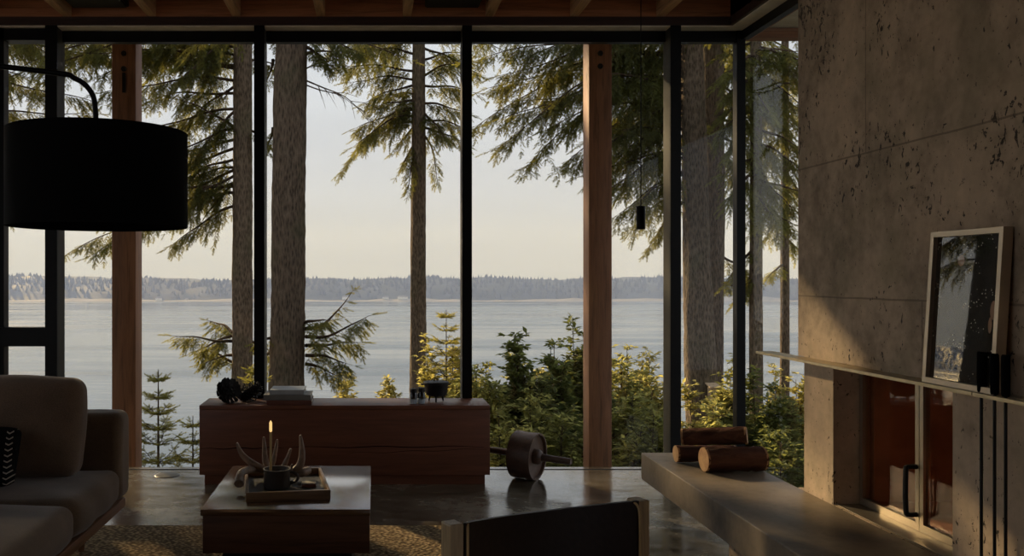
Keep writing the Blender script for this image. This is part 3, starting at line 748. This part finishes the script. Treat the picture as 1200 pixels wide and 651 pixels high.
# broadleaf shrubs
def shrub(px, ytop, d, halfpx, label, mat, n=5200, leaf=.075, stems=16, seed=0, name='shrub', flat=.38):
    rr = random.Random(seed); top = P(px, ytop, d); gl = gz(top.x, d); W_ = halfpx * d / F; H = top.z - gl
    root = empty(name, (top.x, d, gl), label, 'shrub')
    wood_ = MB(); pos = []; dr = []; nr = []; sc_ = []
    for s_ in range(stems):
        an = rr.uniform(0, 6.28); q = rr.random() ** .6; ex = math.cos(an) * W_ * q; ey = math.sin(an) * W_ * .8 * q
        hh = H * (1 - flat * q * q) * rr.uniform(.78, 1.0) if s_ else H
        b0 = Vector((top.x + ex * .25, d + ey * .25, gl - .05)); t0 = Vector((top.x + ex, d + ey, gl + hh))
        c0 = b0.lerp(t0, .5) + Vector((ex * .15, ey * .15, .1))
        pts = [(b0 * (1 - t) * (1 - t) + c0 * 2 * t * (1 - t) + t0 * t * t) for t in [i / 10 for i in range(11)]]
        wood_.tube(pts, [.018 * (1 - .8 * i / 10) for i in range(11)], 5, cap=False)
        nb = n // stems // 9
        for j in range(nb):
            t = rr.uniform(.12, 1) ** .8; i = min(9, int(t * 10)); p = pts[i].lerp(pts[i + 1], t * 10 - i)
            a2 = rr.uniform(0, 6.28); l2 = rr.uniform(.08, .42) * (1.15 - t * .75)
            dv = Vector((math.cos(a2), math.sin(a2), rr.uniform(.1, 1.0))).normalized(); q2 = p + dv * l2
            wood_.tube([p, q2], [.004, .0015], 3, cap=False)
            for k in range(9):
                pp = p.lerp(q2, rr.uniform(.35, 1.05)); a3 = rr.uniform(0, 6.28)
                pos.append(tuple(pp)); dr.append((math.cos(a3) + dv.x * .8, math.sin(a3) + dv.y * .8, rr.uniform(-.4, .7)))
                nr.append((rr.uniform(-.7, .7), rr.uniform(-.7, .7), 1)); sc_.append(leaf * rr.uniform(.55, 1.2))
    soup('foliage', mat, instance([LT], pos, dr, nr, sc_), root, ORI[root.name])
    wood_.build('stems', 'bark_twig', root, sharp=False)
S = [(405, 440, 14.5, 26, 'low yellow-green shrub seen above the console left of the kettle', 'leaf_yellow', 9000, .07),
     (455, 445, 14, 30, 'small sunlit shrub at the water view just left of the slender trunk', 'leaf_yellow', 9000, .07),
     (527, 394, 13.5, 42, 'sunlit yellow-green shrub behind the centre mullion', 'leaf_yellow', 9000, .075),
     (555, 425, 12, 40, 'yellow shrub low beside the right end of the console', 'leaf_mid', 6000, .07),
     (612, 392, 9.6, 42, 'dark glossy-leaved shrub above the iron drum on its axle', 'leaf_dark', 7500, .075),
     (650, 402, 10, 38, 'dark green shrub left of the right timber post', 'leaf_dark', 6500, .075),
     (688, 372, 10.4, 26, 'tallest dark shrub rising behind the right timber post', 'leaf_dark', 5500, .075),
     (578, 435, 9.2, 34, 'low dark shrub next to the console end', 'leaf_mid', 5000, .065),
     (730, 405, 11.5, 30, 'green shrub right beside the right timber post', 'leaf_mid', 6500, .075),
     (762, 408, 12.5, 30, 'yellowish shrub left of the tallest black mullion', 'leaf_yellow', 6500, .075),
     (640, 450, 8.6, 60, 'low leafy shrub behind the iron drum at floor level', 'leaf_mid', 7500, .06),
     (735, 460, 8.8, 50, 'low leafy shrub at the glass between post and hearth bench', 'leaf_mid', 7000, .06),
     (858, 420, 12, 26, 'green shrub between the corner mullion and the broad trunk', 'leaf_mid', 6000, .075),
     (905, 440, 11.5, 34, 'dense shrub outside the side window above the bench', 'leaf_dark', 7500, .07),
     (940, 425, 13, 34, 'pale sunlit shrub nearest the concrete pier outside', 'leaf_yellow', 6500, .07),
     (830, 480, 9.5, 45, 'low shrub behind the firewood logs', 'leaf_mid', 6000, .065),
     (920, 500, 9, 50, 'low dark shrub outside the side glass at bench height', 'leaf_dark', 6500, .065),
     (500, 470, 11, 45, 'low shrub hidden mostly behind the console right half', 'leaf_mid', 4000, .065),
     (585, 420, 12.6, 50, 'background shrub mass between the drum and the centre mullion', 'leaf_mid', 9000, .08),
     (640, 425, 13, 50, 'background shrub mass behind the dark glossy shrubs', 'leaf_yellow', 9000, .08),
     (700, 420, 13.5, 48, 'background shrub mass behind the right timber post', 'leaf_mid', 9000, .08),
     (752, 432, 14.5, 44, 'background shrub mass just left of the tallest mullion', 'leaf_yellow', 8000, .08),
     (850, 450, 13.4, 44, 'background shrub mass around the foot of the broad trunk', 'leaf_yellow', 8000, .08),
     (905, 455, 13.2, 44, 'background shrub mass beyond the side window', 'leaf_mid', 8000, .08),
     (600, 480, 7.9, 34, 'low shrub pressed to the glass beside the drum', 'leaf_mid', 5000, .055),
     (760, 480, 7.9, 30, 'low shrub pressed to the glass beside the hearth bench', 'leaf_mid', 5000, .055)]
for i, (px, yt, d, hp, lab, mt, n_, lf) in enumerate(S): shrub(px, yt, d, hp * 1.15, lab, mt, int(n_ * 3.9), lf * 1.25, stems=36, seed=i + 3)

# ================================================================== FURNITURE
# rug
m = MB(); m.rbox((-.75, 3.32, .006), (1.25, 1.5, .006), .005, 2)
tag(m.build('woven_rug', 'jute_weave', origin=(-.75, 3.32, 0)), 'chunky tan woven jute rug under the coffee table', 'rug')

# console
CX0 = (233.5 - VX) / 181; CX1 = (574.2 - VX) / 181; CY0 = F / 181; CY1 = CY0 + .355
r_ = empty('console_bench', ((CX0 + CX1) / 2, (CY0 + CY1) / 2, 0), 'long low orange-brown wooden console before the window', 'console')
B(CX0, CX1, CY0, CY1, .065, .488, bev=.004).build('body', 'console_wood', r_)
B(CX0, CX1, CY0 - .002, CY1, .488, .516, bev=.003).build('top', 'console_wood', r_)
B(CX0 + .03, CX1 - .03, CY0 + .025, CY1 - .02, 0, .066).build('plinth', 'console_wood', r_)
def crack(z0, z1, x0, x1, w=.003):
    pts = []; n_ = 26
    vs = []; fs = []
    for i in range(n_ + 1):
        t_ = i / n_; x = x0 + (x1 - x0) * t_; z = z0 + (z1 - z0) * t_ + .004 * math.sin(t_ * 17); h = w * (.3 + .7 * math.sin(math.pi * t_))
        vs += [(x, CY0 - .0015, z - h), (x, CY0 - .0015, z + h), (x, CY0 + .003, z - h), (x, CY0 + .003, z + h)]
        if i: a = 4 * i; fs += [(a - 4, a, a + 1, a - 3)]
    return vs, fs
m = MB(); m.add(*crack(.235, .243, CX0 + .01, CX0 + .55)); m.add(*crack(.245, .25, CX0 + .6, CX1 - .04)); m.add(*crack(.205, .235, CX0 + .95, CX1 - .02, .0015))
m.build('crack', 'black_cloth', r_)

# coffee table
TX0, TX1, TY0, TY1, TZ = -.717, -.01, 3.72, 4.585, .38
r_ = empty('coffee_table', ((TX0 + TX1) / 2, (TY0 + TY1) / 2, 0), 'low square block coffee table of dark walnut on the rug', 'table')
B(TX0, TX1, TY0, TY1, TZ - .027, TZ, bev=.003).build('tabletop', 'walnut', r_)
B(TX0 + .008, TX1 - .004, TY0 + .008, TY1 - .008, .195, TZ - .027, bev=.002).build('body', 'walnut_side', r_)
B(TX0 + .08, TX1 - .08, TY0 + .08, TY1 - .08, .0125, .195).build('plinth', 'black_metal', r_)

# tray
TC = (-.398, 4.09); r_ = empty('serving_tray', (TC[0], TC[1], TZ), 'square dark wooden tray holding the mug and antlers', 'tray', rz=R(8.5), local=True)
hw, hd = .182, .235
for (a, b, c, d_) in ((-hw, hw, -hd, -hd + .013), (-hw, hw, hd - .013, hd), (-hw, -hw + .013, -hd + .013, hd - .013), (hw - .013, hw, -hd + .013, hd - .013)):
    B(a, b, c, d_, .0, .042, bev=.002).build('side', 'tray_wood', r_)
B(-hw + .013, hw - .013, -hd + .013, hd - .013, .002, .012).build('bottom', 'tray_inner', r_)
TB = TZ + .0122
# mug
c = Vector((-.435, 4.06, TB)); r_ = empty('mug', c, 'dark round clay mug with a side handle holding the candle', 'mug')
MB().lathe([(0, 0), (.056, 0), (.06, .006), (.06, .078), (.063, .082), (.063, .086), (.057, .086), (.055, .08), (.055, .012), (0, .01)], c, seg=36).build('body', 'clay', r_)
h = [c + Vector((.055 + .04 * math.sin(t), 0, .045 + .026 * math.cos(t))) for t in np.linspace(0.15, 3.0, 12)]
MB().tube(h, .007, 8).build('handle', 'clay', r_)
c2 = Vector((-.463, 4.06, TB + .011)); r_ = empty('taper_candle', c2, 'slim amber taper candle with a glowing tip in the clay mug', 'candle')
MB().tube([c2, c2 + Vector((0, 0, .24))], [.006, .005], 12).build('stick', 'candle_wax', r_)
MB().lathe([(0, .24), (.006, .242), (.0066, .255), (.0062, .283), (0, .293)], c2, seg=12).build('glowing_tip', 'glowing_tip', r_)  # bright wax tip, sunlight on it given as emission
# matchbox
c3 = P(362, 567, 4.08); c3.z = TB; r_ = empty('matchbox', c3, 'small matchbox with pale top lying in the tray', 'box')
B(c3.x - .032, c3.x + .032, c3.y - .02, c3.y + .02, TB, TB + .014, bev=.001).build('body', 'book_red', r_)
B(c3.x - .032, c3.x + .032, c3.y - .02, c3.y + .02, TB + .014, TB + .02, bev=.001).build('lid', 'paper', r_)
# antlers
M['antler'] = plain('antler', (.22, .15, .1), .5, var=.35, scale=30, bump=.3).m
def antler(label, beam, tines, z0=None):
    c = P(*beam[len(beam) // 2][:3]); r_ = empty('deer_antler', (c.x, c.y, TB), label, 'antler')
    pts = [P(*b[:3]) for b in beam]; rs = [b[3] * 1.3 for b in beam]
    MB().tube(smooth(pts), lerpr(rs, len(pts)), 10).build('beam', 'antler', r_)
    for t_ in tines:
        pts = [P(*b[:3]) for b in t_]; MB().tube(smooth(pts), lerpr([b[3] * 1.35 + .0015 for b in t_], len(pts)), 10).build('tine', 'antler', r_)
def smooth(pts, k=6):
    out = []
    for i in range(len(pts) - 1):
        p0 = pts[max(0, i - 1)]; p1 = pts[i]; p2 = pts[i + 1]; p3 = pts[min(len(pts) - 1, i + 2)]
        for j in range(k):
            t = j / k
            out.append(.5 * ((2 * p1) + (p2 - p0) * t + (2 * p0 - 5 * p1 + 4 * p2 - p3) * t * t + (3 * p1 - p0 - 3 * p2 + p3) * t ** 3))
    out.append(pts[-1]); return out
def lerpr(rs, n_, k=6):
    out = []
    for i in range(n_ - 1):
        for j in range(k): out.append(rs[i] + (rs[i + 1] - rs[i]) * j / k)
    out.append(rs[-1]); return out
antler('left antler in the tray with a long tine curving up to the left',
       [(280, 566, 4.0, .017), (283, 553, 4.08, .013), (297, 549, 4.2, .014), (318, 549, 4.24, .013), (336, 547, 4.26, .009)],
       [[(311, 550, 4.22, .012), (297, 543, 4.2, .012), (284, 532, 4.2, .009), (277.5, 518, 4.2, .003)],
        [(314, 549, 4.24, .011), (311, 538, 4.24, .01), (310, 524, 4.24, .007), (309, 511, 4.24, .002)],
        [(316, 549, 4.25, .01), (320, 540, 4.25, .008), (323, 527, 4.25, .006), (325, 514, 4.25, .002)]])
antler('right antler in the tray, thick tine standing upright',
       [(328, 549, 4.2, .012), (342, 552, 4.2, .015), (353, 553, 4.2, .017), (362, 550, 4.24, .013)],
       [[(345, 551, 4.2, .013), (352, 543, 4.2, .013), (354, 528, 4.2, .01), (352, 509, 4.2, .003)],
        [(330, 550, 4.18, .009), (335, 540, 4.18, .008), (341, 525, 4.18, .003)],
        [(340, 552, 4.18, .008), (342.5, 543, 4.18, .002)]])

# things on the console
CT = .5165
def pinecone(px, py, d, r, L, ax, label):
    c = P(px, py, d); c.z = CT + r * 1.0; r_ = empty('pinecone', (c.x, c.y, CT), label, 'pinecone', 'pinecones on the console')
    ax = Vector(ax).normalized(); up = Vector((0, 0, 1)) if abs(ax.z) < .9 else Vector((1, 0, 0)); a = ax.cross(up).normalized(); b = ax.cross(a)
    m = MB(); m.lathe([(0, -L / 2), (r * .5, -L * .4), (r * .7, -L * .1), (r * .55, L * .25), (0, L / 2)], c, ax, 16)
    nsc = 110
    for i in range(nsc):
        t_ = i / nsc; h = -L / 2 + L * t_; rr = r * (math.sin(math.pi * (.12 + .86 * t_)) ** .6); an = i * 2.39996
        rad = a * math.cos(an) + b * math.sin(an); tan = ax.cross(rad)
        p0 = c + ax * h + rad * rr * .35; tip = c + ax * (h + r * .18) + rad * rr * (1.18 if i % 2 else 1.02); w_ = r * .15
        m.add([p0 + tan * w_ * .6, p0 - tan * w_ * .6, tip - tan * w_ - ax * .004, tip + ax * .004 + rad * .004, tip + tan * w_ - ax * .004, tip - ax * r * .1], [(0, 1, 2, 3, 4), (0, 4, 5), (1, 5, 2), (2, 5, 3), (3, 5, 4), (0, 5, 1)])
    m.build('scales', 'pinecone', r_)
pinecone(268, 455, 5.93, .076, .13, (.5, -.5, .35), 'large dark round pinecone at the left end of the console')
pinecone(293, 458, 6.02, .056, .17, (.8, .2, .55), 'upright dark pinecone between the round pinecone and the books')
M_b = [('book_red', 314, 366, .028, 5.60, 'book lying at the bottom of the stack, wide with red-brown cover'), ('book_gray', 310, 365, .034, 5.61, 'thick grey book in the middle of the stack'), ('book_pale', 317, 357, .03, 5.62, 'smaller book with pale glossy cover on top of the stack')]
z = CT; yb = CY0 + .025
for mt, p0, p1, th, d, lab in M_b:
    x0 = (p0 - VX) / 178; x1 = (p1 - VX) / 178; r_ = empty('book', ((x0 + x1) / 2, yb + .1, z), lab, 'book', 'books stacked on the console')
    m = MB(); m.box(x0, x1, yb, yb + .22, z, z + .004); m.box(x0, x1, yb, yb + .22, z + th - .004, z + th); m.box(x0, x1, yb - .002, yb + .002, z, z + th)
    m.build('cover', mt, r_); B(x0 + .005, x1 - .005, yb + .003, yb + .214, z + .004, z + th - .004).build('pages', 'paper', r_)
    z += th + .0005; yb += .012
for i, (px, hh, lab) in enumerate(((484.5, .1, 'left mason jar on the console, half filled with white'), (494, .105, 'right mason jar on the console, touching the iron kettle'))):
    c = P(px, 470, 5.87 + .012 * i); c.z = CT; r_ = empty('glass_jar', c, lab, 'jar', 'mason jars')
    MB().lathe([(0, .001), (.024, .001), (.027, .006), (.027, hh * .62), (.02, hh * .76), (.02, hh * .8)], c, seg=24).build('glass', 'jar_glass', r_)
    MB().lathe([(0, .003), (.024, .003), (.025, .03), (0, .033)], c, seg=20).build('contents', 'salt', r_)
    MB().lathe([(0, .035), (.0245, .035), (.0245, hh * .6), (.018, hh * .7), (0, hh * .72)], c, seg=20).build('filling', 'black_cloth', r_)
    MB().lathe([(.021, hh * .74), (.0235, hh * .76), (.0235, hh), (0, hh)], c, seg=24).build('lid', 'iron', r_)
# kettle
c = P(511, 462, 6.0); c.z = CT; r_ = empty('iron_kettle', c, 'black cast iron pot on three legs at the right of the console', 'pot')
MB().lathe([(0, .032), (.04, .033), (.066, .042), (.074, .06), (.079, .105), (.085, .112), (.085, .118), (.078, .118), (.07, .06), (0, .04)], c, seg=36).build('body', 'iron', r_)
MB().lathe([(.086, .118), (.088, .124), (.084, .13), (.05, .136), (0, .139)], c, seg=36).build('lid', 'iron', r_)
MB().tube([c + Vector((-.012, 0, .137)), c + Vector((-.01, 0, .15)), c + Vector((.01, 0, .15)), c + Vector((.012, 0, .137))], .004, 8).build('lid_handle', 'iron', r_)
for k in range(3):
    an = .45 + k * 2.094; v = Vector((math.cos(an), math.sin(an), 0))
    MB().tube([c + v * .045 + Vector((0, 0, .045)), c + v * .055 + Vector((0, 0, .0))], [.009, .0045], 8).build('leg', 'iron', r_)
for s_ in (-1, 1):
    h = [c + Vector((s_ * (.08 + .018 * math.sin(t)), .018 * math.cos(t), .112)) for t in np.linspace(0, math.pi, 9)]
    MB().tube(h, .0035, 6).build('ear', 'iron', r_)

# iron drum with axle on the floor
ax = Vector((.83, -.55, -.03)).normalized(); c = Vector(((616 - VX) / 174, 5.99, .157))
r_ = empty('drum_wheel', (c.x, c.y, 0), 'rusty wooden drum wheel on an axle on the floor right of the console', 'wheel')
MB().lathe([(.0, -.07), (.13, -.07), (.152, -.078), (.155, -.08), (.156, -.06), (.152, 0), (.156, .06), (.155, .08), (.143, .08), (.14, .06), (.05, .055), (0, .055)], c, ax, 48).build('drum', 'rust_wood', r_)
MB().lathe([(0, .055), (.05, .055), (.05, .085), (.042, .1), (.026, .11), (.026, .12), (0, .12)], c, ax, 32).build('hub', 'rust_wood', r_)
MB().lathe([(0, -.31), (.019, -.31), (.021, -.3), (.024, -.07), (.024, .1), (.022, .3), (.02, .31), (0, .31)], c, ax, 24).build('axle', 'rust_wood', r_)
# floor plate
c = P(196, 556, F * EYE / (556 - VY) / 1.0); c.z = .001
r_ = tag(MB().lathe([(0, .004), (.07, .004), (.082, .003), (.086, 0)], c, seg=36).build('floor_plate', 'tile_plate', origin=c), 'round metal outlet plate in the floor near the left post', 'floor plate')

# firewood
def log(a, b, r, label, end=True):
    a, b = Vector(a), Vector(b); mid = (a + b) / 2; r_ = empty('firewood_log', (mid.x, mid.y, mid.z - r), label, 'log', 'firewood on the hearth bench')
    n_ = 14; pts = [a.lerp(b, i / n_) for i in range(n_ + 1)]
    ob = MB().tube(pts, [r * random.uniform(.95, 1.0) for _ in pts], 26, cap=False, wob=.05).build('bark', 'bark_log', r_, sharp=False)
    d = (b - a).normalized()
    for p, dr in ((a, -d), (b, d)):
        MB().lathe([(0, .001), (r * .5, .0015), (r * .97, 0), (r * .97, -.01)], p, dr, 26).build('cut_end', 'log_end', r_)
log((1.57, 4.255, .479), (1.862, 4.275, .479), .059, 'thickest log in front on the bench, pale cut end facing left')
log((1.51, 4.47, .464), (1.81, 4.48, .464), .042, 'smaller log at the back left of the firewood pile')
log((1.53, 4.44, .553), (1.80, 4.31, .583), .042, 'log lying on top of the firewood pile, cut end facing right')

# steel mantel ledge
tag(MB().box(1.79, 1.869, 2.68, 4.19, .988, .999).box(1.79, 1.80, 1.0, 2.675, .988, .999).box(1.83, 1.869, 1.0, 2.68, .988, .999).build('mantel_ledge', 'ledge_steel', origin=(1.83, 3, .99)),
    'thin steel mantel ledge running along the concrete wall above the fireplace', 'shelf')
# framed picture
fy0, fy1 = 2.61, 2.95; fz0, fz1 = .9995, 1.49
root = empty('framed_picture', (1.84, (fy0 + fy1) / 2, fz0), 'framed dark print with pale dots leaning on the ledge', 'picture')
lean = .03
def slab(y0, y1, z0, z1, t0, t1):
    f_ = lambda z: 1.835 + lean * (z - fz0) / (fz1 - fz0) - .006
    vs = [(f_(z) + t, y, z) for z in (z0, z1) for y in (y0, y1) for t in (t0, t1)]
    return MB().add(vs, [(0, 2, 3, 1), (4, 5, 7, 6), (0, 1, 5, 4), (2, 6, 7, 3), (0, 4, 6, 2), (1, 3, 7, 5)])
k = .017
for a in ((fy0, fy1, fz1 - k, fz1), (fy0, fy1, fz0, fz0 + k), (fy0, fy0 + k, fz0 + k, fz1 - k), (fy1 - k, fy1, fz0 + k, fz1 - k)):
    slab(*a, -.022, .008).build('frame_rail', 'picture_frame_metal', root)
slab(fy0 + k, fy1 - k, fz0 + k, fz1 - k, -.008, .006).build('print', 'art_print', root)

# fireplace glass doors
root = empty('fireplace_door', (1.99, 3.26, .4205), 'steel-framed glass fireplace doors set in the concrete recess', 'fireplace door')
yb_ = X1 * 0 + 1.99 * F / (1082 - VX)
def door(y0, y1):
    m = MB(); w_ = .022
    m.box(1.975, 2.0, y0 + w_, y1 - w_, .425, .425 + w_ * 1.3); m.box(1.975, 2.0, y0 + w_, y1 - w_, .985 - w_, .985)
    m.box(1.975, 2.0, y0, y0 + w_, .425, .985); m.box(1.975, 2.0, y1 - w_, y1, .425, .985)
    d_ = m.build('door_leaf', 'steel', root)
    B(1.985, 1.991, y0 + w_, y1 - w_, .45, .965).build('glass', 'door_glass', d_)
    return d_
d1 = door(yb_ + .002, 3.635); d2 = door(2.895, yb_ - .002)
MB().tube(smooth([Vector((1.975, yb_ + .014, .655)), Vector((1.945, yb_ + .014, .655)), Vector((1.935, yb_ + .014, .64)), Vector((1.935, yb_ + .014, .5)), Vector((1.945, yb_ + .014, .482)), Vector((1.975, yb_ + .014, .482))], 3), .009, 8).build('handle', 'iron', d1)
B(X1 + .01, 2.0, 2.893, 3.637, .4205, .424).build('threshold', 'steel', root)

# fire tools hanging in the ledge slots
for i, (px, tip, lab) in enumerate(((1150, 'poker', 'leftmost long black fire tool hanging from the ledge before the picture'), (1165.5, 'brush', 'middle long black fire tool hanging from the ledge'), (1178.5, 'shovel', 'rightmost long black fire tool hanging from the ledge'))):
    yy = 1.815 * F / (px - VX); r_ = empty('fire_tool', (1.815, yy, .45), lab, 'fire tool', 'fire tools on the ledge')
    a, b = Vector((1.815, yy, 0)), Vector((0, 0, 1))
    MB().tube([a + b * 1.0, a + b * 1.006, a + b * 1.06, a + b * 1.115, a + b * 1.12], [.009, .011, .012, .0112, .009], 12).build('handle', 'black_cloth', r_)
    MB().tube([a + b * .5, a + b * 1.0], .0045, 8).build('rod', 'iron', r_)
    if tip == 'poker': MB().tube([a + b * .5, a + b * .455, a + Vector((-.02, 0, .475))], [.005, .005, .003], 8).build('hook', 'iron', r_)
    elif tip == 'brush': MB().tube([a + b * .5, a + b * .49, a + b * .44], [.012, .018, .022], 10).build('brush_head', 'iron', r_)
    else: MB().rbox((1.815, yy, .47), (.022, .004, .035), .003, 1).build('blade', 'iron', r_)

# pendant
c = P(751, 254.5, 4.0); r_ = empty('pendant_lamp', (c.x, c.y, 3.12), 'small black cylinder pendant hanging on a thin cord before the right window', 'lamp')
MB().lathe([(0, -.052), (.018, -.052), (.0195, -.05), (.0195, .05), (.018, .052), (0, .052)], c, seg=24).build('shade', 'black_metal', r_)
MB().tube([c + Vector((0, 0, .05)), Vector((c.x, c.y, 3.36))], .0022, 6).build('cord', 'black_metal', r_)
MB().lathe([(0, 0), (.03, 0), (.03, .015), (0, .015)], (c.x, c.y, 3.355), seg=20).build('canopy', 'black_metal', r_)

# ceiling vents
for px0, px1, lab in ((84, 150, 'black box vent between the rafters at the upper left'), (498, 562, 'black box vent between the rafters at the top centre')):
    x0 = (px0 - VX) / 174; x1 = (px1 - VX) / 174; r_ = empty('ceiling_vent', ((x0 + x1) / 2, 5.85, 3.16), lab, 'vent', 'ceiling vents')
    B(x0, x1, 5.65, 6.06, 3.17, 3.37, bev=.004).build('box', 'black_metal', r_)
    B(x0 + .01, x1 - .01, 5.67, 6.04, 3.16, 3.17).build('grille', 'iron', r_)

# arc lamp
c = Vector((-.772, 2.52, 1.62)); rad = .246
r_ = empty('arc_floor_lamp', (-1.62, 2.04, 0), 'arc floor lamp with a big black drum shade at the left', 'lamp')
ztop, zbot = 1.748, 1.483
MB().lathe([(rad, zbot - 0), (rad, ztop), (rad - .003, ztop), (rad - .003, zbot), (rad, zbot)], (c.x, c.y, 0), seg=64).build('shade', 'black_cloth', r_)
MB().lathe([(0, ztop - .02), (rad - .003, ztop - .02)], (c.x, c.y, 0), seg=64).build('shade_top', 'black_cloth', r_)
MB().lathe([(0, zbot + .06), (rad - .003, zbot + .06)], (c.x, c.y, 0), seg=64).build('diffuser', 'black_cloth', r_)
pb = Vector((-1.62, 2.04, 0)); za = 1.905
arm = smooth([pb + Vector((0, 0, .04)), pb + Vector((0, 0, .9)), pb + Vector((0, 0, za - .08)), pb + Vector((.03, .018, za - .01)), pb + Vector((.1, .055, za)), Vector((-.92, 2.44, za)), Vector((-.83, 2.49, za - .01)), Vector((-.79, 2.515, za - .045)), Vector((-.78, 2.52, za - .1)), Vector((-.78, 2.52, ztop - .02))], 5)
MB().tube(arm, .0075, 10).build('arm', 'black_metal', r_)
MB().lathe([(0, 0), (.15, 0), (.15, .03), (.14, .04), (0, .042)], pb, seg=40).build('base', 'black_metal', r_)

# sofa
SX = -1.205
root = empty('sofa', (-1.75, 3.4, 0), 'taupe fabric sofa on a wooden base at the left', 'sofa')
def soft(name, c, h, r, mat='sofa_fabric', puff=(0, 0, 0), parent=root, M_=None, grid=10, noise=.002):
    return MB().rbox(c, h, r, 5, puff, grid, noise, M_).build(name, mat, parent, sharp=60)
B(-2.2, SX - .015, 2.55, 4.42, .215, .262, bev=.006).build('base_rail', 'sofa_wood', root)
for x, y in ((-1.42, 4.36), (-1.42, 2.65), (-2.1, 4.36), (-2.1, 2.65)):
    MB().tube([(x, y, .012 if y < 4.8 else 0), (x, y, .215)], [.016, .026], 14).build('leg', 'sofa_wood', root)
soft('arm', (-1.73, 4.385, .475), (.52, .09, .215), .045)
soft('arm', (-1.73, 2.59, .475), (.52, .09, .215), .045)
soft('back', (-2.16, 3.49, .5), (.1, .8, .24), .045)
soft('seat_cushion', (-1.63, 3.965, .345), (.425, .322, .085), .055, puff=(.01, .008, .012), noise=.004)
soft('seat_cushion', (-1.63, 3.08, .345), (.43, .56 / 1.0 - .0, .085), .06, puff=(.01, .008, .015), noise=.004)
rt = Matrix.Rotation(R(-9), 3, 'X')
tag(soft('back_cushion', (-1.66, 4.145, .652), (.315, .085, .225), .06, 'cushion_fabric', (.01, .05, .012), None, rt, 10, .003),
    'large square taupe cushion leaning on the far arm of the sofa', 'cushion')
rt = Matrix.Rotation(R(-14), 3, 'X') @ Matrix.Rotation(R(3), 3, 'Y')
o_ = MB().rbox((0, 0, 0), (.235, .05, .13), .03, 5, (.0, .04, .0), 10, .001, rt).build('lumbar_pillow', 'chevron_cloth', origin=(0, 0, 0), sharp=60)
o_.location = (-1.80, 3.93, .565)
tag(o_, 'small black pillow with pale chevron rows in front of the large cushion', 'pillow')

# leather sling chair
ang = math.atan2(.24, .54)
root = empty('sling_chair', (.47, 2.38, .0125), 'low chair with dark leather sling back, seen from behind in the foreground', 'chair', rz=ang, local=True)
W2 = .295
def bar(a, b, w_, h_, nm, mat='chair_wood'):
    a, b = Vector(a), Vector(b); d = (b - a).normalized(); up = Vector((0, 0, 1)) if abs(d.z) < .8 else Vector((0, 1, 0))
    s_ = d.cross(up).normalized(); u = s_.cross(d).normalized()
    vs = [p + s_ * i * w_ / 2 + u * j * h_ / 2 for p in (a, b) for j in (-1, 1) for i in (-1, 1)]
    o = MB().add(vs, [(0, 1, 3, 2), (4, 6, 7, 5), (0, 4, 5, 1), (2, 3, 7, 6), (0, 2, 6, 4), (1, 5, 7, 3)]).build(nm, mat, root)
    bm = o.modifiers.new('bev', 'BEVEL'); bm.width = .004; bm.segments = 2; return o
for s_ in (-1, 1):
    bar((s_ * W2, .0, .0), (s_ * W2, -.0, .712), .04, .05, 'back_post')
    bar((s_ * W2, .62, .0), (s_ * W2, .62, .36), .028, .05, 'front_leg')
    bar((s_ * W2, .02, .3), (s_ * W2, .6, .33), .026, .05, 'side_rail')
bar((-W2, .6, .33), (W2, .6, .33), .03, .05, 'cross_rail'); bar((-W2, .03, .28), (W2, .03, .28), .03, .05, 'cross_rail')
# sling back (slightly sagging top edge, rolled around the posts)
vs = []; fs = []; nu, nv = 24, 14
for side in (0, 1):
    for j in range(nv + 1):
        for i in range(nu + 1):
            u = i / nu * 2 - 1; v = j / nv; x = u * (W2 - .022); bow = .085 * (1 - u * u)
            z = .36 + v * (.715 - .36) - (.022 * (1 - u * u) * v); y = -.03 + bow - (.03 * math.sin(v * math.pi) * 0) + (.012 if side else 0) - .0 + (.03 if abs(u) > .97 else 0) * 0
            vs.append((x, y, z))
n1 = (nu + 1) * (nv + 1)
for j in range(nv):
    for i in range(nu):
        a = j * (nu + 1) + i; fs.append((a, a + 1, a + nu + 2, a + nu + 1)); b = a + n1; fs.append((b, b + nu + 1, b + nu + 2, b + 1))
for i in range(nu):
    a = nv * (nu + 1) + i; fs.append((a, a + 1, a + 1 + n1, a + n1)); a = i; fs.append((a, a + n1, a + 1 + n1, a + 1))
for j in range(nv):
    for i in (0, nu):
        a = j * (nu + 1) + i; fs.append((a, a + nu + 1, a + nu + 1 + n1, a + n1))
MB().add(vs, fs, True).build('back_sling', 'leather', root, sharp=50)
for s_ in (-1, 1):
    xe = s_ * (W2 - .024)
    MB().tube(smooth([Vector((xe, -.034, .34)), Vector((xe, -.036, .5)), Vector((xe, -.036, .66)), Vector((xe - s_ * .003, -.03, .702)), Vector((xe - s_ * .012, -.012, .71)), Vector((xe - s_ * .016, .0, .70))]), .0035, 8).build('lit_edge', 'lit_edge_tan', root)  # added tube; its tan colour paints the lit edge of the leather fold
MB().rbox((0, .32, .345), (W2 - .02, .28, .012), .01, 3, (0, 0, -.03), 8).build('seat_sling', 'leather', root)
